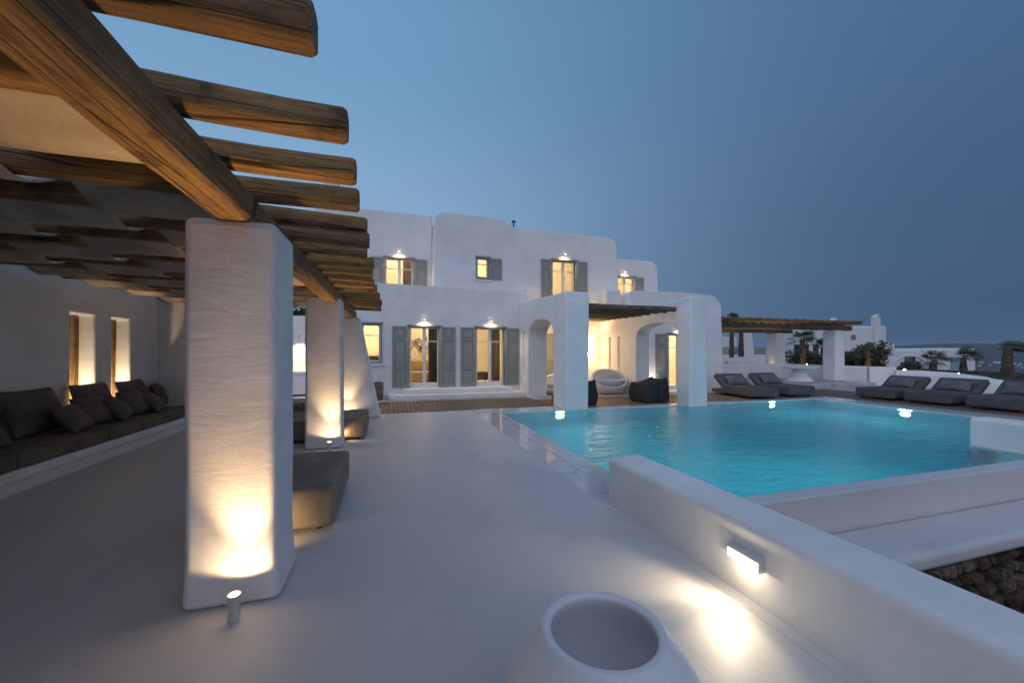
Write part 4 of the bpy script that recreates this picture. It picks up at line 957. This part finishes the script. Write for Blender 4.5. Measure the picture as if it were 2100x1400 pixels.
# low ground plants in one mass along the wall
mb = MB(); rg = random.Random(11)
for i in range(5200):
    x = rg.uniform(23.2, 45); y = rg.uniform(7, 27)
    if y < 13 and x < 24.5: continue
    if noise.noise(Vector((x*.45, y*.45, 7))) < .02: continue
    zz = max(.66-.035*(x-24)-.05*max(0, 19-y), -.3); zz = min(zz, .15) if y < 12 else zz
    hh = rg.uniform(.04, .22); a = rg.uniform(0, PI); d = Vector((math.cos(a), math.sin(a), 0))*.05
    p = Vector((x, y, zz)); q = p+Vector((rg.uniform(-.08, .1), rg.uniform(-.08, .08), hh)); mb.poly([p-d, p+d, q+d*.4, q-d*.4], [(0, 1, 2, 3)])
struct('ground_cover', mb, 'scrub', fix=False, smooth=False)['kind'] = 'stuff'
palm(25.7, 19.4, .7, 1.75, 1.05, 'palm rising behind the round table, crown under the log roof', 1, wind=.35, r0=.19)
palm(31.1, 21.9, .5, 1.5, .95, 'small palm beside the old stone tower', 2, wind=.3, r0=.2)
palm(28.6, 26.9, 1.2, 2.5, .6, 'tall palm trunk seen under the log roof at its left end', 3, wind=.2, r0=.2)
palm(24.5, 23.9, 1.2, 3.0, .62, 'palm whose crown tip pokes above the left end of the log roof', 4, wind=.6, r0=.16)
palm(43.0, 21.5, .0, .85, 1.55, 'broad low palm in front of the arched white house', 5, wind=.25, r0=.26, nf=30)
palm(45.0, 20.6, .0, 1.15, 1.45, 'wind bent palm to the right of the broad low palm', 6, wind=.75, r0=.24, nf=28)
palm(39.9, 16.1, -.25, 2.1, 1.15, 'tall thick trunked palm bent by wind near the right edge', 7, wind=1.0, r0=.30, nf=24, lean=(.1, 0))
palm(26.2, 16.0, .4, 1.5, .5, 'slim palm lit at its foot beside the big bush', 8, wind=.3, r0=.12, nf=12)
bush(26.9, 16.6, .4, 2.3, 1.75, 'big dark round bush right of the pergola column', 21, n=2600, ls=.13)
bush(30.4, 16.2, .3, 1.0, .75, 'small dark bush at the foot of the far chimney house', 22, n=700, ls=.12)
bush(27.6, 21.0, .6, 2.4, 1.1, 'low olive shrub in front of the stone tower', 23, n=1300, ls=.12)
bush(30.0, 21.2, .55, 2.0, 1.0, 'low olive shrub under the small palm', 24, n=1200, ls=.12)
bush(19.7, 20.2, -.1, 1.8, 1.2, 'dark shrub between the white wall block and the far column', 25, n=1200, ls=.12)
bush(38.0, 19.5, -.05, 1.2, .6, 'sparse grey shrub in front of the arched house', 26, n=320)
bush(-4.6, 21.5, 0, 3.6, 3.9, 'dark tree crown above the outdoor kitchen wall', 27, n=3600, ls=.16, name='garden_tree', cat='tree', group='trees behind the outdoor kitchen')
bush(-2.2, 22.5, 0, 3.2, 3.6, 'dark tree crown behind the middle column top', 28, n=3000, ls=.16, name='garden_tree', cat='tree', group='trees behind the outdoor kitchen')
def garden_lamp(x, y, z, label, en=18, s=1):
    e = empty('garden_lamp', (x, y, z), label, 'garden lamp', 'glowing garden lamps along the terrace wall')
    obj('stem', MB().tube((x, y, z-.02), (x, y, z+.12), .015), 'darkmetal', e)
    obj('globe', MB().lathe([(.003, 0), (.05*s, .02), (.065*s, .07), (.05*s, .12), (.003, .14)], 14, (x, y, z+.12)), 'bulb', e)
    lamp('POINT', (x-.02, y-.14, z+.28), en, (1, .66, .30), .05, e)
garden_lamp(25.2, 15.35, .55, 'garden lamp glowing at the slim palm beside the pergola column')
garden_lamp(27.1, 15.4, .42, 'garden lamp glowing under the right side of the big bush', 26)
garden_lamp(27.9, 15.2, .40, 'garden lamp between the big bush and the small dark bush', 20)
garden_lamp(29.6, 14.0, .22, 'brightest garden lamp on the wall in front of the arched house', 26, 1.4)
garden_lamp(30.6, 14.2, .18, 'small garden lamp just right of the brightest one', 8, .7)
garden_lamp(25.0, 18.6, .62, 'garden lamp glowing at the foot of the palm behind the round table', 14, .6)

def fbox(e, name, x0, x1, z0, z1, y0, y1, m='plaster_far', bev=.12):
    return obj(name, MB().box(x0, x1, y0, y1, z0, z1), m, e, bevel=bev, local=True, seg=3)
RZ = R(-16.83)
# chimney house
e = empty('far_house', (54.6, 35.7, -3), 'tall white house with a flared chimney beyond the big bush', 'house', None, RZ)
fbox(e, 'wall', 0, 5.15, 0, 7.9, 0, 7, bev=.22); fbox(e, 'side_wing', 5.151, 6.35, 0, 5.75, .1, 6, bev=.25)
mb = MB().rings([[(3.6+a*w, -.45*f+b*.34, z) for a, b in ((-1, -1), (1, -1), (1, 1), (-1, 1))] for z, w, f in ((0, .80, 1), (3.4, .62, .9), (4.6, .38, .35), (5.3, .36, .3), (8.75, .32, .3))])
c_ = obj('chimney', mb, 'plaster_far', e, local=True, bevel=.05)
obj('chimney_cap', MB().prism([(3.26, 8.76), (3.94, 8.76), (3.92, 8.95), (3.6, 9.35), (3.28, 8.95)], 'y', -.5, .2), 'plaster_far', c_, local=True, bevel=.03)
obj('flue_opening', MB().prism([(3.48, 8.98), (3.72, 8.98), (3.6, 9.18)], 'y', -.512, -.501), 'darkglass', c_, local=True, smooth=False)
c_ = obj('chimney', MB().box(-1.25, -.65, .5, 1.1, 7.0, 8.3), 'plaster_far', e, local=True, bevel=.05)
obj('chimney_cap', MB().prism([(-1.3, 8.301), (-.6, 8.301), (-.6, 8.6), (-.95, 9.0), (-1.3, 8.6)], 'y', .45, 1.15), 'plaster_far', c_, local=True, bevel=.03)
fbox(e, 'rear_wall', -4.2, -.003, 0, 7.6, .6, 6, bev=.2)
w = obj('window', MB().box(.62, 1.22, -.02, .01, 6.15, 6.8), 'bluedoor', e, local=True, smooth=False)
for a in range(2):
    for b in range(2): obj('pane', MB().box(.68+a*.27, .68+a*.27+.2, -.03, -.021, 6.21+b*.29, 6.21+b*.29+.22), 'far_glass', w, local=True, smooth=False)
# arched house
e = empty('far_house', (75.2, 42.0, -4), 'low wide white house with an arched porch behind the palms', 'house', None, RZ)
fbox(e, 'wall', 5.2, 12.5, 0, 6.25, 0, 8, bev=.35); fbox(e, 'porch_wall', -1.0, 5.199, 0, 5.95, .3, 8, bev=.2)
mb = MB(); oa = [(2.3+2.65*math.cos(PI*k/20), 3.4+1.75*math.sin(PI*k/20)) for k in range(21)]; ia = [(2.3+2.5*math.cos(PI*k/20), 3.4+1.58*math.sin(PI*k/20)) for k in range(21)]
for k in range(20): mb.prism([oa[k], oa[k+1], ia[k+1], ia[k]], 'y', .12, .298)
obj('arch', mb, 'plaster_far', e, local=True, smooth=False)
w = obj('window', MB().box(1.6, 3.2, .22, .32, 3.5, 4.85), 'dark', e, local=True, smooth=False); obj('pane', MB().box(1.65, 2.7, .20, .219, 3.55, 4.8), 'far_glass', w, local=True, smooth=False)
obj('door', MB().box(8.4, 10.1, -.05, .01, 2.9, 4.85), 'bluedoor', e, local=True, smooth=False)
fbox(e, 'parapet', 4.2, 5.6, 5.9, 6.1, .4, 4, bev=.08)
# distant left group under the log roof
e = empty('far_house', (35.2, 36.5, -2), 'small white flat roofed house seen under the left end of the log roof', 'house', None, RZ)
fbox(e, 'wall', .7, 2.4, 0, 5.3, 0, 4, bev=.1); fbox(e, 'wall', -1.8, .699, 0, 5.6, -.3, 4, bev=.25); obj('door', MB().box(.1, .45, -.34, -.295, 3.2, 4.4), 'darkglass', e, local=True, smooth=False)
e = empty('far_terrace', (31.5, 32.5, -2), 'white terrace with a tapered pier and grey roof band far behind the log pergola', 'terrace', None, RZ)
obj('parapet', MB().box(-2, 7.0, 0, .5, 0, 3.35), 'plaster_far', e, local=True, bevel=.06)
obj('pier', MB().prism([(2.7, 3.351), (2.85, 5.6), (3.5, 5.6), (3.75, 3.351)], 'y', .0, .6), 'plaster_far', e, local=True, bevel=.05)
obj('pier', MB().prism([(6.1, 3.351), (6.1, 5.6), (6.8, 5.6), (6.9, 3.351)], 'y', .0, .6), 'plaster_far', e, local=True, bevel=.05)
obj('roof_band', MB().box(.9, 7.0, 1.2, 3, 3.2, 4.15), 'shutter', e, local=True, bevel=.03)
e = empty('stone_tower', (44.6, 33.5, -2), 'short old stone tower with a pole behind the shrubs', 'tower', None, RZ)
obj('wall', MB().box(0, 1.65, 0, 1.6, 0, 4.5), 'stone', e, local=True, smooth=False); obj('white_panel', MB().box(.55, .95, -.05, -.003, 2.6, 4.42), 'plaster_far', e, local=True)
obj('pole', MB().tube((.9, .8, 4.5), (.9, .8, 5.4), .05), 'darkmetal', e, local=True)
# tiny village houses on the far slope
rg = random.Random(5)
vsp = [(2006, 733, 7), (2019, 735, 5), (2010, 740, 9), (2013, 744, 10), (2021, 737, 4), (2041, 745, 8), (2047, 746, 9), (2050, 744, 5), (2081, 748, 6), (2093, 749, 6), (2009, 752, 6), (2088, 753, 5), (2096, 755, 4), (2030, 750, 4)]
S_, C_ = math.sin(R(16.83)), math.cos(R(16.83))
proto = None
for i, (u, v, w_) in enumerate(vsp):
    # sit each on the terrain along its bearing
    a = (u-1050)/816.7; b = (722-v)/816.7; D = 650; loc = None
    while D < 1700:
        x, y = D*(S_+a*C_), D*(C_-a*S_)
        if terr_h(x, y) >= 1.6+D*b: loc = (x, y, terr_h(x, y)); break
        D += 8
    if loc is None: continue
    if proto is None:
        e = empty('village_house', loc, 'tiny white village house on the distant dark slope at right', 'house', 'tiny village houses on the distant slope'); proto = e
        obj('wall', MB().box(-4, 4, -3, 3, -2, 2.2).box(-1.5, 3.2, -2, 2.5, 2.201, 3.9), 'plaster_far', e, local=True, smooth=False)
        obj('window', MB().box(-2.5, -1.5, -3.05, -3, -.2, .9), 'darkglass', e, local=True, smooth=False)
    else: e = dup(proto, loc)
    k = w_/816.7*D/8; e.scale = (k, k*.6, .6)

# ------------------------------------------------------------------ dusk haze over the far slope
hz = MB().box(-2000, 2000, -2000, 2000, -46, 40)
m = bpy.data.materials.new('dusk air'); m.use_nodes = True; t = m.node_tree; t.nodes.clear()
pv = N(t, 'ShaderNodeVolumePrincipled'); pv.inputs['Color'].default_value = (.72, .80, .92, 1); pv.inputs['Density'].default_value = .00035; pv.inputs['Anisotropy'].default_value = .2
o = N(t, 'ShaderNodeOutputMaterial'); t.links.new(pv.outputs[0], o.inputs['Volume'])
tag(obj('haze', hz, m, smooth=False), kind='stuff')
